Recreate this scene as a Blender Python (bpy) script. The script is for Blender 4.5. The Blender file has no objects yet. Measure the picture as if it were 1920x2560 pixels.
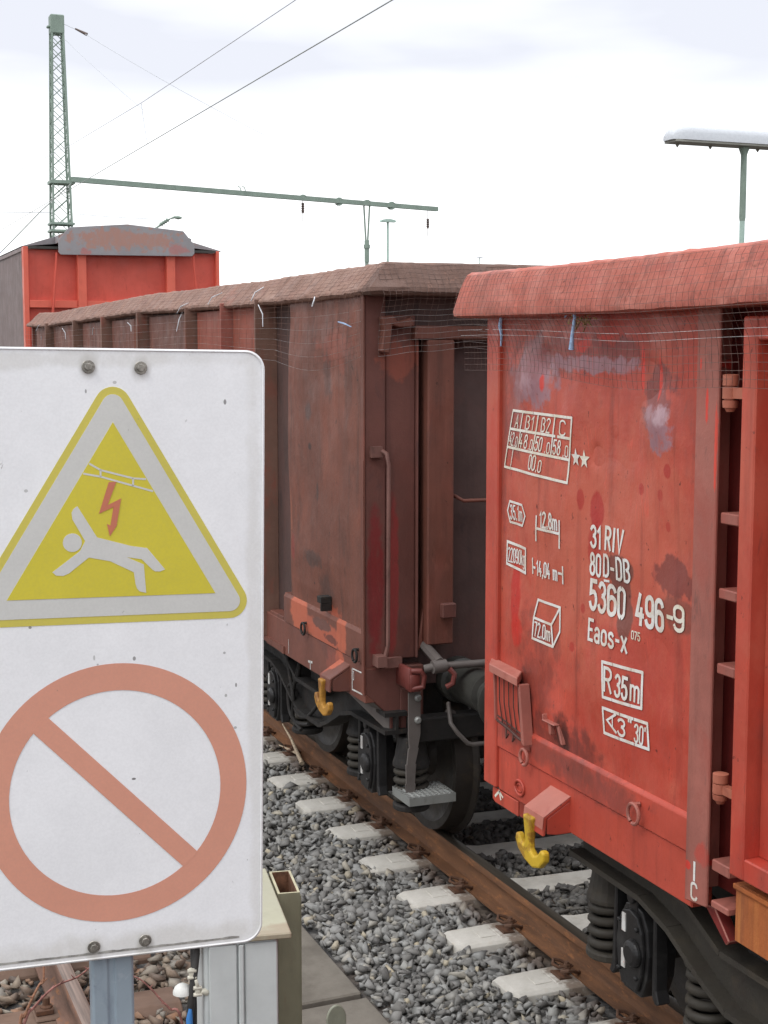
import bpy, bmesh, math, random
import numpy as np
from mathutils import Vector, Matrix, noise
R = math.radians
scene = bpy.context.scene
COL = scene.collection

# ---------------------------------------------------------------- camera, sky, sun, exposure
# world axes: X to the right across the tracks, Y along the tracks, Z up (0 = top of rail)
cam_d = bpy.data.cameras.new('camera')
cam = bpy.data.objects.new('camera', cam_d); COL.objects.link(cam)
cam.location = (0, 0, 2.82)
cam.rotation_euler = (R(90 - 6.254), 0, R(-21.953))
cam_d.sensor_fit = 'HORIZONTAL'; cam_d.sensor_width = 36; cam_d.lens = 68.44
cam_d.clip_start = 0.05; cam_d.clip_end = 3000
scene.camera = cam
scene.render.resolution_x, scene.render.resolution_y = 768, 1024

SUN_AZ, SUN_EL = R(248), R(52)          # compass style: 0 = +Y, clockwise
world = bpy.data.worlds.new('World'); scene.world = world
world.use_nodes = True
wn = world.node_tree; wn.nodes.clear()
def wnode(t, **k):
    n = wn.nodes.new(t)
    for a, b in k.items(): setattr(n, a, b)
    return n
w_out = wnode('ShaderNodeOutputWorld'); w_bg = wnode('ShaderNodeBackground')
w_sky = wnode('ShaderNodeTexSky', sky_type='NISHITA', sun_disc=False, sun_elevation=SUN_EL, sun_rotation=SUN_AZ)
w_bg.inputs['Strength'].default_value = 0.1
w_tc = wnode('ShaderNodeTexCoord')
w_map = wnode('ShaderNodeMapping'); w_map.inputs['Scale'].default_value = (1.6, 1.6, 7.0)
w_map.inputs['Location'].default_value = (3.1, 1.7, 0.6)
w_no = wnode('ShaderNodeTexNoise'); w_no.inputs['Scale'].default_value = 1.6; w_no.inputs['Detail'].default_value = 5
w_no.inputs['Roughness'].default_value = 0.45
w_sep = wnode('ShaderNodeSeparateXYZ')
L = wn.links.new
L(w_tc.outputs['Generated'], w_map.inputs['Vector']); L(w_map.outputs[0], w_no.inputs['Vector'])
L(w_tc.outputs['Generated'], w_sep.inputs[0])
# cloud veil: bright near the horizon, lavender grey rifts higher up, brighter again overhead
w_h = wnode('ShaderNodeMapRange', interpolation_type='SMOOTHSTEP')
for i, v in enumerate((0.125, 0.205, 0.0, 1.08)): w_h.inputs[i + 1].default_value = v
L(w_sep.outputs['Z'], w_h.inputs[0])
w_c = wnode('ShaderNodeMapRange', interpolation_type='SMOOTHSTEP')
for i, v in enumerate((0.36, 0.62, -0.34, 0.22)): w_c.inputs[i + 1].default_value = v
L(w_no.outputs['Fac'], w_c.inputs[0])
w_a = wnode('ShaderNodeMath', operation='ADD', use_clamp=True); L(w_h.outputs[0], w_a.inputs[0]); L(w_c.outputs[0], w_a.inputs[1])
w_m1 = wnode('ShaderNodeMix', data_type='RGBA')
w_m1.inputs['A'].default_value = (14.5, 14.6, 14.7, 1); w_m1.inputs['B'].default_value = (8.5, 8.7, 9.5, 1)
L(w_a.outputs[0], w_m1.inputs['Factor'])
w_z = wnode('ShaderNodeMapRange', interpolation_type='SMOOTHSTEP')
for i, v in enumerate((0.25, 0.75, 0.0, 1.0)): w_z.inputs[i + 1].default_value = v
L(w_sep.outputs['Z'], w_z.inputs[0])
w_m2 = wnode('ShaderNodeMix', data_type='RGBA'); w_m2.inputs['B'].default_value = (17.5, 17.8, 18.6, 1)
L(w_z.outputs[0], w_m2.inputs['Factor']); L(w_m1.outputs['Result'], w_m2.inputs['A'])
w_m3 = wnode('ShaderNodeMix', data_type='RGBA'); w_m3.inputs['Factor'].default_value = 0.93
L(w_sky.outputs[0], w_m3.inputs['A']); L(w_m2.outputs['Result'], w_m3.inputs['B'])
L(w_m3.outputs['Result'], w_bg.inputs['Color']); L(w_bg.outputs[0], w_out.inputs['Surface'])

sun_d = bpy.data.lights.new('sun', 'SUN'); sun = bpy.data.objects.new('sun', sun_d); COL.objects.link(sun)
sun_d.energy = 0.9; sun_d.angle = R(22); sun_d.color = (1.0, 0.965, 0.92)
sd = Vector((math.sin(SUN_AZ) * math.cos(SUN_EL), math.cos(SUN_AZ) * math.cos(SUN_EL), math.sin(SUN_EL)))
sun.rotation_euler = sd.to_track_quat('Z', 'Y').to_euler(); sun.location = (-20, -20, 40)

vs = scene.view_settings
vs.view_transform = 'Standard'; vs.look = 'None'; vs.exposure = 0.1; vs.gamma = 1.0; vs.use_curve_mapping = False

# ---------------------------------------------------------------- materials
def lin(c):
    return tuple((x / 255 / 12.92 if x / 255 <= 0.04045 else ((x / 255 + 0.055) / 1.055) ** 2.4) for x in c) + (1,)
class Tree:
    def __init__(s, name):
        s.m = bpy.data.materials.new(name); s.m.use_nodes = True; s.t = s.m.node_tree; s.t.nodes.clear()
        s.out = s.n('ShaderNodeOutputMaterial'); s.b = s.n('ShaderNodeBsdfPrincipled')
        s.l(s.b.outputs[0], s.out.inputs[0]); s.tc = s.n('ShaderNodeTexCoord'); s.v = s.tc.outputs['Object']
    def n(s, t, **k):
        n = s.t.nodes.new(t)
        for a, b in k.items(): setattr(n, a, b)
        return n
    def l(s, a, b): s.t.links.new(a, b)
    def map(s, scale, loc=(0, 0, 0)):
        m = s.n('ShaderNodeMapping'); m.inputs['Scale'].default_value = scale; m.inputs['Location'].default_value = loc
        s.l(s.v, m.inputs[0]); return m.outputs[0]
    def noise(s, scale, detail=5, rough=0.6, st=(1, 1, 1), loc=(0, 0, 0), dist=0.0):
        n = s.n('ShaderNodeTexNoise'); n.inputs['Scale'].default_value = scale; n.inputs['Detail'].default_value = detail
        n.inputs['Roughness'].default_value = rough; n.inputs['Distortion'].default_value = dist
        s.l(s.map(st, loc), n.inputs['Vector']); return n.outputs['Fac']
    def rng(s, x, a, b, c=0.0, d=1.0):
        n = s.n('ShaderNodeMapRange', interpolation_type='SMOOTHSTEP')
        for i, v in enumerate((a, b, c, d)): n.inputs[i + 1].default_value = v
        s.l(x, n.inputs[0]); return n.outputs[0]
    def math(s, op, a, b, clamp=False):
        n = s.n('ShaderNodeMath', operation=op, use_clamp=clamp)
        for i, v in enumerate((a, b)):
            if hasattr(v, 'links'): s.l(v, n.inputs[i])
            else: n.inputs[i].default_value = v
        return n.outputs[0]
    def mix(s, f, a, b):
        n = s.n('ShaderNodeMix', data_type='RGBA')
        for k, v in (('Factor', f), ('A', a), ('B', b)):
            if hasattr(v, 'links'): s.l(v, n.inputs[k])
            else: n.inputs[k].default_value = v
        return n.outputs['Result']
    def bump(s, h, strength, dist=0.01):
        n = s.n('ShaderNodeBump'); n.inputs['Strength'].default_value = strength; n.inputs['Distance'].default_value = dist
        s.l(h, n.inputs['Height']); s.l(n.outputs[0], s.b.inputs['Normal'])
    def spot(s, c, r, edge=0.35, wob=0.5, wsc=11.0, brush=True):
        """irregular patch: ellipse centre c, radii r, with a noisy outline"""
        sub = s.n('ShaderNodeVectorMath', operation='SUBTRACT'); s.l(s.v, sub.inputs[0]); sub.inputs[1].default_value = c
        div = s.n('ShaderNodeVectorMath', operation='DIVIDE'); s.l(sub.outputs[0], div.inputs[0]); div.inputs[1].default_value = r
        ln = s.n('ShaderNodeVectorMath', operation='LENGTH'); s.l(div.outputs[0], ln.inputs[0])
        nz = s.noise(wsc, 4, 0.65, loc=(c[1], c[2], 0.3)); w = s.math('MULTIPLY', s.math('SUBTRACT', nz, 0.5), wob * 4)
        f = s.rng(s.math('ADD', ln.outputs['Value'], w), 1.0 + edge / 2, 1.0 - edge / 2)
        if edge < .35 or brush is False: return f
        return s.math('MULTIPLY', f, s.rng(s.noise(26, 6, 0.72, (1, 1, .35), (c[2], 2, c[1])), .28, .52, .5, 1.0))
    def fin(s, col, rough=0.6, metal=0.0, spec=0.4):
        if hasattr(col, 'links'): s.l(col, s.b.inputs['Base Color'])
        else: s.b.inputs['Base Color'].default_value = col
        if hasattr(rough, 'links'): s.l(rough, s.b.inputs['Roughness'])
        else: s.b.inputs['Roughness'].default_value = rough
        s.b.inputs['Metallic'].default_value = metal
        s.b.inputs['Specular IOR Level'].default_value = spec
        return s.m

def weathered(name, base, layers=(), spots=(), rough=0.55, bump=0.15, bscale=60, var=0.12, streak=0.0, metal=0.0, grime=(60, 45, 40), chips=0.0):
    """paint or metal: base colour, soft tonal drift, colour layers (scale, lo, hi, rgb, stretch, amount), placed patches, fine grain"""
    t = Tree(name); b = lin(base)
    dark = tuple(x * (1 - 1.6 * var) for x in b[:3]) + (1,); lite = tuple(min(1, x * (1 + 1.6 * var)) for x in b[:3]) + (1,)
    col = t.mix(t.rng(t.noise(3.1, 6, 0.65), 0.3, 0.7), dark, lite)
    for i, (sc, lo, hi, rgb, st, amt) in enumerate(layers):
        f = t.rng(t.noise(sc, 7, 0.68, st, (i * 3.7 + 1, i * 1.9, i * 2.3), 0.4), lo, hi, 0, amt)
        col = t.mix(f, col, lin(rgb))
    for c, r, rgb, amt, edge, wob in spots:
        col = t.mix(t.math('MULTIPLY', t.spot(c, r, edge, wob), amt), col, lin(rgb))
    if streak:
        f = t.rng(t.noise(14, 5, 0.6, (1, 1, 0.07), (5, 2, 1)), 0.5, 0.78, 0, streak)
        col = t.mix(f, col, lin(grime))
    sp = t.rng(t.noise(95, 3, 0.7), 0.70, 0.80, 0, 0.55)
    col = t.mix(sp, col, lin(grime))
    if chips:
        f = t.rng(t.noise(24, 8, 0.72, (1, 1, .8), (9, 4, 2)), .635, .665, 0, chips)
        col = t.mix(f, col, lin(tuple(int(x * .8) for x in grime)))
        f = t.rng(t.noise(9, 3, .5, (1, 1, .12), (3, 8, 5), 1.2), .485, .50, 0, chips * .55); f2 = t.rng(t.noise(9, 3, .5, (1, 1, .12), (3, 8, 5), 1.2), .50, .515, 1, 0)
        f3 = t.rng(t.noise(2.3, 3, .6, loc=(1, 6, 2)), .52, .62)
        col = t.mix(t.math('MULTIPLY', t.math('MULTIPLY', f, f2), f3), col, lin(tuple(min(255, int(x * 1.22)) for x in base)))
    if bump:
        h = t.math('ADD', t.noise(bscale, 6, 0.7), t.math('MULTIPLY', t.noise(bscale / 8, 4, 0.6), 1.5))
        t.bump(h, bump, 0.006)
    r = t.rng(t.noise(7, 4), 0.3, 0.7, max(0.1, rough - 0.12), min(1, rough + 0.12))
    return t.fin(col, r, metal)

def plain(name, rgb, rough=0.6, metal=0.0, var=0.08, sc=20, bump=0.08):
    t = Tree(name); b = lin(rgb)
    d = tuple(x * (1 - 2 * var) for x in b[:3]) + (1,); u = tuple(min(1, x * (1 + 2 * var)) for x in b[:3]) + (1,)
    col = t.mix(t.rng(t.noise(sc, 6, 0.7), 0.28, 0.72), d, u)
    if bump: t.bump(t.noise(sc * 4, 5, 0.7), bump, 0.005)
    return t.fin(col, rough, metal)

# ---------------------------------------------------------------- mesh building
ORG = {}
class MB:
    def __init__(s): s.v = []; s.f = []; s.mi = []; s.cur = 0
    def add(s, vs, fs):
        o = len(s.v); s.v += [tuple(v) for v in vs]
        for f in fs: s.f.append([i + o for i in f]); s.mi.append(s.cur)
        return s
    def slot(s, i): s.cur = i; return s
    def box(s, x0, x1, y0, y1, z0, z1):
        x0, x1 = sorted((x0, x1)); y0, y1 = sorted((y0, y1)); z0, z1 = sorted((z0, z1))
        return s.add([(x, y, z) for z in (z0, z1) for y in (y0, y1) for x in (x0, x1)],
                     [(0, 2, 3, 1), (4, 5, 7, 6), (0, 1, 5, 4), (2, 6, 7, 3), (0, 4, 6, 2), (1, 3, 7, 5)])
    def prism(s, pts, axis, a, b):
        """closed polygon in the plane normal to axis (x: (y,z), y: (x,z), z: (x,y)) extruded a..b"""
        def P(p, c):
            return (c, p[0], p[1]) if axis == 'x' else (p[0], c, p[1]) if axis == 'y' else (p[0], p[1], c)
        n = len(pts); vs = [P(p, a) for p in pts] + [P(p, b) for p in pts]
        fs = [tuple(range(n)), tuple(range(2 * n - 1, n - 1, -1))] + [(i, n + i, n + (i + 1) % n, (i + 1) % n) for i in range(n)]
        return s.add(vs, fs)
    def tube(s, pts, r, n=8, caps=True):
        pts = [Vector(p) for p in pts]; rs = r if isinstance(r, (list, tuple)) else [r] * len(pts)
        o = len(s.v); prev = None
        for i, p in enumerate(pts):
            a = pts[max(0, i - 1)]; b = pts[min(len(pts) - 1, i + 1)]; d = (b - a).normalized()
            if prev is None:
                u = d.orthogonal().normalized()
            else:
                u = (prev - d * prev.dot(d)); u = u.normalized() if u.length > 1e-6 else d.orthogonal().normalized()
            prev = u; w = d.cross(u)
            for k in range(n):
                t = 2 * math.pi * k / n; s.v.append(tuple(p + (u * math.cos(t) + w * math.sin(t)) * rs[i]))
        for i in range(len(pts) - 1):
            for k in range(n):
                q = (k + 1) % n; s.f.append([o + i * n + k, o + i * n + q, o + (i + 1) * n + q, o + (i + 1) * n + k]); s.mi.append(s.cur)
        if caps:
            s.f.append([o + k for k in range(n)][::-1]); s.mi.append(s.cur)
            s.f.append([o + (len(pts) - 1) * n + k for k in range(n)]); s.mi.append(s.cur)
        return s
    def lathe(s, prof, c, axis, n=32, closed=False):
        """prof: (distance along axis, radius)"""
        o = len(s.v); c = Vector(c)
        for a, r in prof:
            for k in range(n):
                t = 2 * math.pi * k / n; q, w = r * math.cos(t), r * math.sin(t)
                s.v.append(tuple(c + (Vector((a, q, w)) if axis == 'x' else Vector((q, a, w)) if axis == 'y' else Vector((q, w, a)))))
        m = len(prof)
        for i in range(m if closed else m - 1):
            j = (i + 1) % m
            for k in range(n):
                q = (k + 1) % n; s.f.append([o + i * n + k, o + i * n + q, o + j * n + q, o + j * n + k]); s.mi.append(s.cur)
        if not closed:
            s.f.append([o + k for k in range(n)][::-1]); s.mi.append(s.cur)
            s.f.append([o + (m - 1) * n + k for k in range(n)]); s.mi.append(s.cur)
        return s
    def grid(s, nu, nv, fn):
        o = len(s.v)
        for j in range(nv + 1):
            for i in range(nu + 1): s.v.append(tuple(fn(i / nu, j / nv)))
        for j in range(nv):
            for i in range(nu):
                a = o + j * (nu + 1) + i; s.f.append([a, a + 1, a + nu + 2, a + nu + 1]); s.mi.append(s.cur)
        return s
    def build(s, name, mats, parent=None, bevel=0.0, smooth=False, loc=None, seg=1):
        """links everything collected as ONE mesh object; coordinates are world coordinates, the origin is the parent's (or loc)"""
        if not isinstance(mats, (list, tuple)): mats = [mats]
        org = Vector(ORG[parent.name]) if parent else Vector(loc or (0, 0, 0))
        me = bpy.data.meshes.new(name)
        me.from_pydata([tuple(Vector(v) - org) for v in s.v], [], s.f)
        for m in mats: me.materials.append(m)
        me.polygons.foreach_set('material_index', s.mi)
        bm = bmesh.new(); bm.from_mesh(me)
        bmesh.ops.recalc_face_normals(bm, faces=bm.faces)
        if bevel:
            es = [e for e in bm.edges if len(e.link_faces) == 2 and e.calc_face_angle(0) > R(28)]
            bmesh.ops.bevel(bm, geom=es, offset=bevel, segments=seg, profile=0.5, affect='EDGES', clamp_overlap=True)
        if smooth:
            for f in bm.faces: f.smooth = True
            for e in bm.edges:
                if len(e.link_faces) == 2 and e.calc_face_angle(0) > R(smooth if smooth > 1 else 40): e.smooth = False
        bm.to_mesh(me); bm.free()
        o = bpy.data.objects.new(name, me); COL.objects.link(o)
        ORG[o.name] = org
        if parent: o.parent = parent
        else: o.location = org
        return o
def empty(name, loc, label, cat, group=None):
    o = bpy.data.objects.new(name, None); COL.objects.link(o); o.location = loc
    o.empty_display_size = 0.2
    ORG[o.name] = Vector(loc)
    return tag(o, label, cat, group)
def tag(o, label, cat, group=None, kind=None):
    o['label'] = label; o['category'] = cat
    if group: o['group'] = group
    if kind: o['kind'] = kind
    return o
def struct(o): o['kind'] = 'structure'; return o
def fbm(x, y, z, o=4):
    return noise.fractal(Vector((x, y, z)), 1.0, 2.0, o)
def helix(c, r, z0, z1, turns, n=14):
    k = int(turns * n)
    return [(c[0] + r * math.cos(2 * math.pi * i / n), c[1] + r * math.sin(2 * math.pi * i / n), z0 + (z1 - z0) * i / k) for i in range(k + 1)]

# ---------------------------------------------------------------- stencil lettering (condensed signwriter's strokes)
def arc(cx, cy, rx, ry, a0, a1, n=8):
    return [(cx + rx * math.cos(R(a0 + (a1 - a0) * i / n)), cy + ry * math.sin(R(a0 + (a1 - a0) * i / n))) for i in range(n + 1)]
def ringp(cx, cy, rx, ry): return arc(cx, cy, rx, ry, 90, 450, 18)
def stad(x0, x1, y0, y1):
    r = (x1 - x0) / 2; c = (x0 + x1) / 2
    return arc(c, y1 - r, r, r, 0, 180, 8) + arc(c, y0 + r, r, r, 180, 360, 8) + [(x1, y1 - r)]
W = 0.4
GL = {
 '0': (W, [stad(0, W, 0, 1)]), 'O': (W, [arc(.2, .8, .2, .2, 108, 180, 5) + arc(.2, .2, .2, .2, 180, 252, 5), arc(.2, .8, .2, .2, 72, 0, 5) + arc(.2, .2, .2, .2, 0, -72, 5)]),
 '1': (.2, [[(0, .78), (.16, 1), (.16, 0)]]), '2': (W, [arc(.2, .8, .2, .2, 165, -20, 8) + [(0, 0), (W, 0)]]),
 '3': (W, [arc(.19, .78, .19, .22, 160, -80, 8), arc(.19, .27, .21, .27, 85, -160, 9)]),
 '4': (W, [[(.18, 1), (0, .3), (W, .3)], [(.28, .52), (.28, 0)]]),
 '5': (W, [[(.37, 1), (.04, 1), (.02, .56)] + arc(.19, .31, .2, .31, 100, -160, 10)]),
 '6': (W, [arc(.2, .8, .2, .2, 10, 180, 7) + [(0, .25)], stad(0, W, 0, .6)]),
 '7': (W, [[(0, 1), (W, 1), (.12, 0)]]), '8': (W, [ringp(.2, .77, .17, .23), ringp(.2, .27, .2, .27)]),
 '9': (W, [stad(0, W, .4, 1), [(W, .75)] + arc(.2, .2, .2, .2, 0, -170, 7)]),
 'A': (W, [[(0, 0), (.2, 1), (W, 0)], [(.07, .33), (.33, .33)]]),
 'B': (W, [[(0, 0), (0, 1)], [(.1, 1)] + arc(.18, .77, .19, .23, 80, -80, 6) + arc(.18, .27, .22, .27, 80, -85, 6) + [(.1, 0)]]),
 'b': (W, [[(0, 0), (0, 1)] + arc(.16, .76, .2, .24, 80, -80, 6) + [(0, .53)] + arc(.16, .27, .24, .26, 80, -85, 6) + [(0, 0)]]),
 'C': (W, [arc(.2, .8, .2, .2, 5, 180, 7) + arc(.2, .2, .2, .2, 180, 355, 7)]),
 'D': (W, [[(0, 0), (0, 1)], [(.13, 1)] + arc(.17, .72, .23, .28, 85, 0, 5) + arc(.17, .28, .23, .28, 0, -85, 5) + [(.13, 0)]]),
 'E': (W * .85, [[(W * .85, 1), (0, 1), (0, 0), (W * .85, 0)], [(0, .52), (W * .7, .52)]]),
 'I': (.1, [[(.05, 0), (.05, 1)]]), 'V': (W, [[(0, 1), (.2, 0), (W, 1)]]),
 'R': (W, [[(0, 0), (0, 1), (.15, 1)] + arc(.18, .75, .2, .25, 80, -80, 6) + [(.04, .5)], [(.2, .5), (W, 0)]]),
 'a': (W * .9, [arc(.18, .52, .17, .16, 165, 0, 6) + [(.35, 0)], arc(.18, .18, .18, .18, 45, 330, 9)]),
 'o': (W * .9, [stad(0, .36, 0, .68)]), 's': (W * .8, [arc(.16, .52, .15, .16, 20, 230, 7) + arc(.16, .17, .16, .17, 70, -160, 8)]),
 'x': (W * .9, [[(0, .68), (.36, 0)], [(.36, .68), (0, 0)]]),
 'm': (W * 1.5, [[(0, 0), (0, .66)], [(0, .5)] + arc(.15, .5, .15, .16, 150, 0, 5) + [(.3, 0)], [(.3, .5)] + arc(.45, .5, .15, .16, 150, 0, 5) + [(.6, 0)]]),
 'k': (W * .85, [[(0, 0), (0, 1)], [(.32, .66), (.03, .28)], [(.12, .4), (.34, 0)]]),
 'g': (W * .9, [stad(0, .36, 0, .66), [(.36, .66), (.36, -.12)] + arc(.18, -.12, .18, .14, 0, -160, 5)]),
 '-': (.26, [[(.02, .42), (.24, .42)]]), '.': (.1, [[(.05, -.02), (.05, .1)]]), ',': (.1, [[(.07, .1), (.03, -.12)]]),
 '"': (.2, [[(.04, 1), (.04, .86)], [(.15, 1), (.15, .86)]]), "'": (.1, [[(.05, 1), (.05, .84)]]), ' ': (.22, []),
}
def ribbon(mb, pts, t, fn):
    """flat stroke of width t along pts (2D), each corner mapped through fn to 3D"""
    P = [Vector(p) for p in pts]; Q = [P[0]]
    for a, b in zip(P, P[1:]):
        if (b - Q[-1]).length > 1e-5: Q.append(b)
    if len(Q) < 2: return
    closed = (Q[0] - Q[-1]).length < 1e-4
    vs = []
    for i, p in enumerate(Q):
        a = Q[i - 1] if i else (Q[-2] if closed else Q[0]); b = Q[i + 1] if i < len(Q) - 1 else (Q[1] if closed else Q[-1])
        d1 = (p - a); d2 = (b - p)
        if d1.length < 1e-6: d1 = d2
        if d2.length < 1e-6: d2 = d1
        d1 = d1.normalized(); d2 = d2.normalized(); d = d1 + d2; d = d.normalized() if d.length > 1e-4 else d1
        nn = Vector((-d.y, d.x)); c = max(0.55, nn.dot(Vector((-d1.y, d1.x)))); h = t / 2 / c
        e = Vector((0, 0))
        if not closed and i == 0: e = -d2 * t * 0.35
        if not closed and i == len(Q) - 1: e = d1 * t * 0.35
        vs += [fn(*(p + nn * h + e)), fn(*(p - nn * h + e))]
    mb.add(vs, [(2 * i, 2 * i + 1, 2 * i + 3, 2 * i + 2) for i in range(len(Q) - 1)])
def write(mb, text, u0, v0, h, width, fn, weight=0.15, gap=0.2):
    """text of height h fitted to width; fn maps (u, v) on the surface to 3D"""
    adv = sum(GL[c][0] for c in text) + gap * (len(text) - 1); k = width / adv; x = 0
    for c in text:
        w, st = GL[c]
        for p in st:
            ribbon(mb, [(u0 + (x + a) * k, v0 + b * h) for a, b in p], weight * h * min(1.0, 0.55 + 0.45 * k / h), fn)
        x += w + gap
    return mb

# ---------------------------------------------------------------- ground, ballast, tracks
rng = random.Random(7); nrg = np.random.default_rng(11)
TX, T2X = 4.20, 0.30                     # centre lines of the train's track and of the rusty track on the left
def m_ground():
    t = Tree('ballast_ground')
    c = t.mix(t.rng(t.noise(9, 8, 0.75), .35, .65), lin((50, 50, 51)), lin((104, 101, 97)))
    c = t.mix(t.rng(t.noise(.35, 4), .45, .62), c, lin((88, 74, 62)))
    vo = t.n('ShaderNodeTexVoronoi'); vo.inputs['Scale'].default_value = 17; t.l(t.v, vo.inputs['Vector'])
    t.bump(vo.outputs['Distance'], 1.0, 0.04)
    return t.fin(c, 0.9)
def stone_mat(name, cols, rough=.85, dusty_shaded=False):
    t = Tree(name); g = t.n('ShaderNodeNewGeometry'); r = t.n('ShaderNodeValToRGB'); r.color_ramp.interpolation = 'LINEAR'
    el = r.color_ramp.elements
    while len(el) < len(cols): el.new(0.5)
    for i, (p, c) in enumerate(cols): el[i].position = p; el[i].color = lin(c)
    t.l(g.outputs['Random Per Island'], r.inputs[0])
    v = t.rng(t.noise(38, 6, 0.7), .25, .75)
    c = t.mix(v, r.outputs[0], lin((120, 118, 114))); c = t.mix(.35, r.outputs[0], c)
    if dusty_shaded:                                              # brake and rust dust along the rails, oil plus painted-in train shade between
        sx = t.n('ShaderNodeSeparateXYZ'); t.l(t.v, sx.inputs[0]); x = sx.outputs['X']
        d = t.math('ABSOLUTE', t.math('SUBTRACT', t.math('ABSOLUTE', t.math('SUBTRACT', x, 4.2), 0), .752), 0)
        c = t.mix(t.math('MULTIPLY', t.rng(d, .30, .08), t.rng(t.noise(5, 5, .7), .3, .6, .25, .85)), c, lin((88, 66, 52)))
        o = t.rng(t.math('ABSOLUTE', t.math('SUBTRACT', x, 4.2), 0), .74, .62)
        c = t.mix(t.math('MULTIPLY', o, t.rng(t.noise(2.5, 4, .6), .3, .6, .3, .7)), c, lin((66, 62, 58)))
    t.bump(t.noise(160, 4, .7), .35, .004)
    return t.fin(c, rough)
M_GROUND = m_ground()
M_STONE = stone_mat('grey_ballast_stone', [(0, (92, 90, 87)), (.2, (118, 116, 112)), (.42, (133, 131, 127)), (.62, (146, 146, 143)), (.8, (156, 155, 150)), (.93, (164, 159, 148)), (1, (184, 172, 146))], dusty_shaded=True)
M_STONE2 = stone_mat('brown_ballast_stone', [(0, (88, 74, 64)), (.2, (118, 98, 82)), (.42, (136, 116, 98)), (.6, (144, 130, 112)), (.76, (136, 130, 120)), (.9, (160, 150, 134)), (1, (146, 106, 78))])

g = MB(); N = 60; E = 900.0
def gco(u):                                # dense near the camera, reaching the horizon
    s = 2 * u - 1; return math.copysign(abs(s) ** 3.2 * E, s)
g.grid(N, N, lambda u, v: (gco(u) + 3, gco(v) + 8, -0.225))
struct(g.build('ground', M_GROUND))

def stone_templates(n, seed, flat=.62):
    out = []; r = random.Random(seed)
    for i in range(n):
        bm = bmesh.new()
        for k in range(8):
            v = Vector((r.gauss(0, 1), r.gauss(0, 1), r.gauss(0, 1))).normalized() * r.uniform(.85, 1.2)
            bm.verts.new((v.x * 1.1, v.y * .8, v.z * flat * 1.1))
        h = bmesh.ops.convex_hull(bm, input=bm.verts)
        bmesh.ops.delete(bm, geom=[e for e in h['geom_interior'] if isinstance(e, bmesh.types.BMVert)], context='VERTS')
        bmesh.ops.triangulate(bm, faces=bm.faces); bm.verts.index_update()
        out.append((np.array([v.co[:] for v in bm.verts]), np.array([[v.index for v in f.verts] for f in bm.faces]))); bm.free()
    return out
def scatter(name, mat, zones, keep, smin, smax, seed, label):
    tp = stone_templates(14, seed); V = []; F = []; o = 0
    for (x0, x1, y0, y1, dens, zb, zt) in zones:
        n = int((x1 - x0) * (y1 - y0) * dens)
        X = nrg.uniform(x0, x1, n); Y = nrg.uniform(y0, y1, n); Z = nrg.uniform(zb, zt, n)
        S = smin + (smax - smin) * nrg.random(n) ** 1.7
        ok = keep(X, Y, Z, S); X, Y, Z, S = X[ok], Y[ok], Z[ok], S[ok]
        A = nrg.uniform(0, 6.283, len(X)); B = nrg.normal(0, .45, len(X)); T = nrg.integers(0, len(tp), len(X))
        for k in range(len(tp)):
            q = np.where(T == k)[0]
            if not len(q): continue
            tv, tf = tp[k]; st = nrg.uniform(.75, 1.3, (len(q), 1, 3)) * S[q][:, None, None]
            p = tv[None] * st
            cb, sb = np.cos(B[q])[:, None], np.sin(B[q])[:, None]
            y = p[:, :, 1] * cb - p[:, :, 2] * sb; z = p[:, :, 1] * sb + p[:, :, 2] * cb
            ca, sa = np.cos(A[q])[:, None], np.sin(A[q])[:, None]
            x = p[:, :, 0] * ca - y * sa; y = p[:, :, 0] * sa + y * ca
            P = np.stack([x + X[q][:, None], y + Y[q][:, None], z + Z[q][:, None]], -1)
            V.append(P.reshape(-1, 3)); m = tv.shape[0]
            F.append((tf[None] + (np.arange(len(q)) * m)[:, None, None] + o).reshape(-1, 3)); o += m * len(q)
    V = np.concatenate(V); F = np.concatenate(F)
    me = bpy.data.meshes.new(name); me.vertices.add(len(V)); me.vertices.foreach_set('co', V.astype(np.float32).ravel())
    me.loops.add(F.size); me.loops.foreach_set('vertex_index', F.astype(np.int32).ravel())
    me.polygons.add(len(F)); me.polygons.foreach_set('loop_start', np.arange(0, F.size, 3, dtype=np.int32))
    me.update(calc_edges=True); me.materials.append(mat)
    ob = bpy.data.objects.new(name, me); COL.objects.link(ob)
    return tag(ob, label, 'ballast', None, 'stuff')
SL_Y0, SL_STEP = 6.55, 0.60               # sleeper rows of the train's track
def keep1(X, Y, Z, S):
    d = np.abs((Y - SL_Y0 + SL_STEP / 2) % SL_STEP - SL_STEP / 2)
    sd = (Y - SL_Y0 + SL_STEP / 2) % SL_STEP - SL_STEP / 2
    lim = np.where(sd < 0, .088 + .03 * np.sin(X * 31 + np.round(Y / SL_STEP) * 2.3), .118)
    on = (d < lim + S * .5) & (X > TX - 1.205) & (X < TX + 1.205)
    on &= ~((np.abs(X - 3.30) < .035) & (nrg.random(len(X)) < .10))
    rail = (np.abs(np.abs(X - TX) - .752) < .085 + S * .6)
    slab = (X < 2.40 + S * .6)
    return ~on & ~rail & ~slab
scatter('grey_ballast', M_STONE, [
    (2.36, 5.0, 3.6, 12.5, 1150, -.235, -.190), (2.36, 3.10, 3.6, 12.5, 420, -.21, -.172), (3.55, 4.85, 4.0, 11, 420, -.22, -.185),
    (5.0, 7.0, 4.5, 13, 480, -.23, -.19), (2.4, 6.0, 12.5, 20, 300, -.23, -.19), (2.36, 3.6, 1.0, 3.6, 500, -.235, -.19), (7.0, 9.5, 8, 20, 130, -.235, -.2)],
    keep1, .022, .048, 5, 'loose grey crushed stone between and beside the pale sleepers of the train track')
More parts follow.
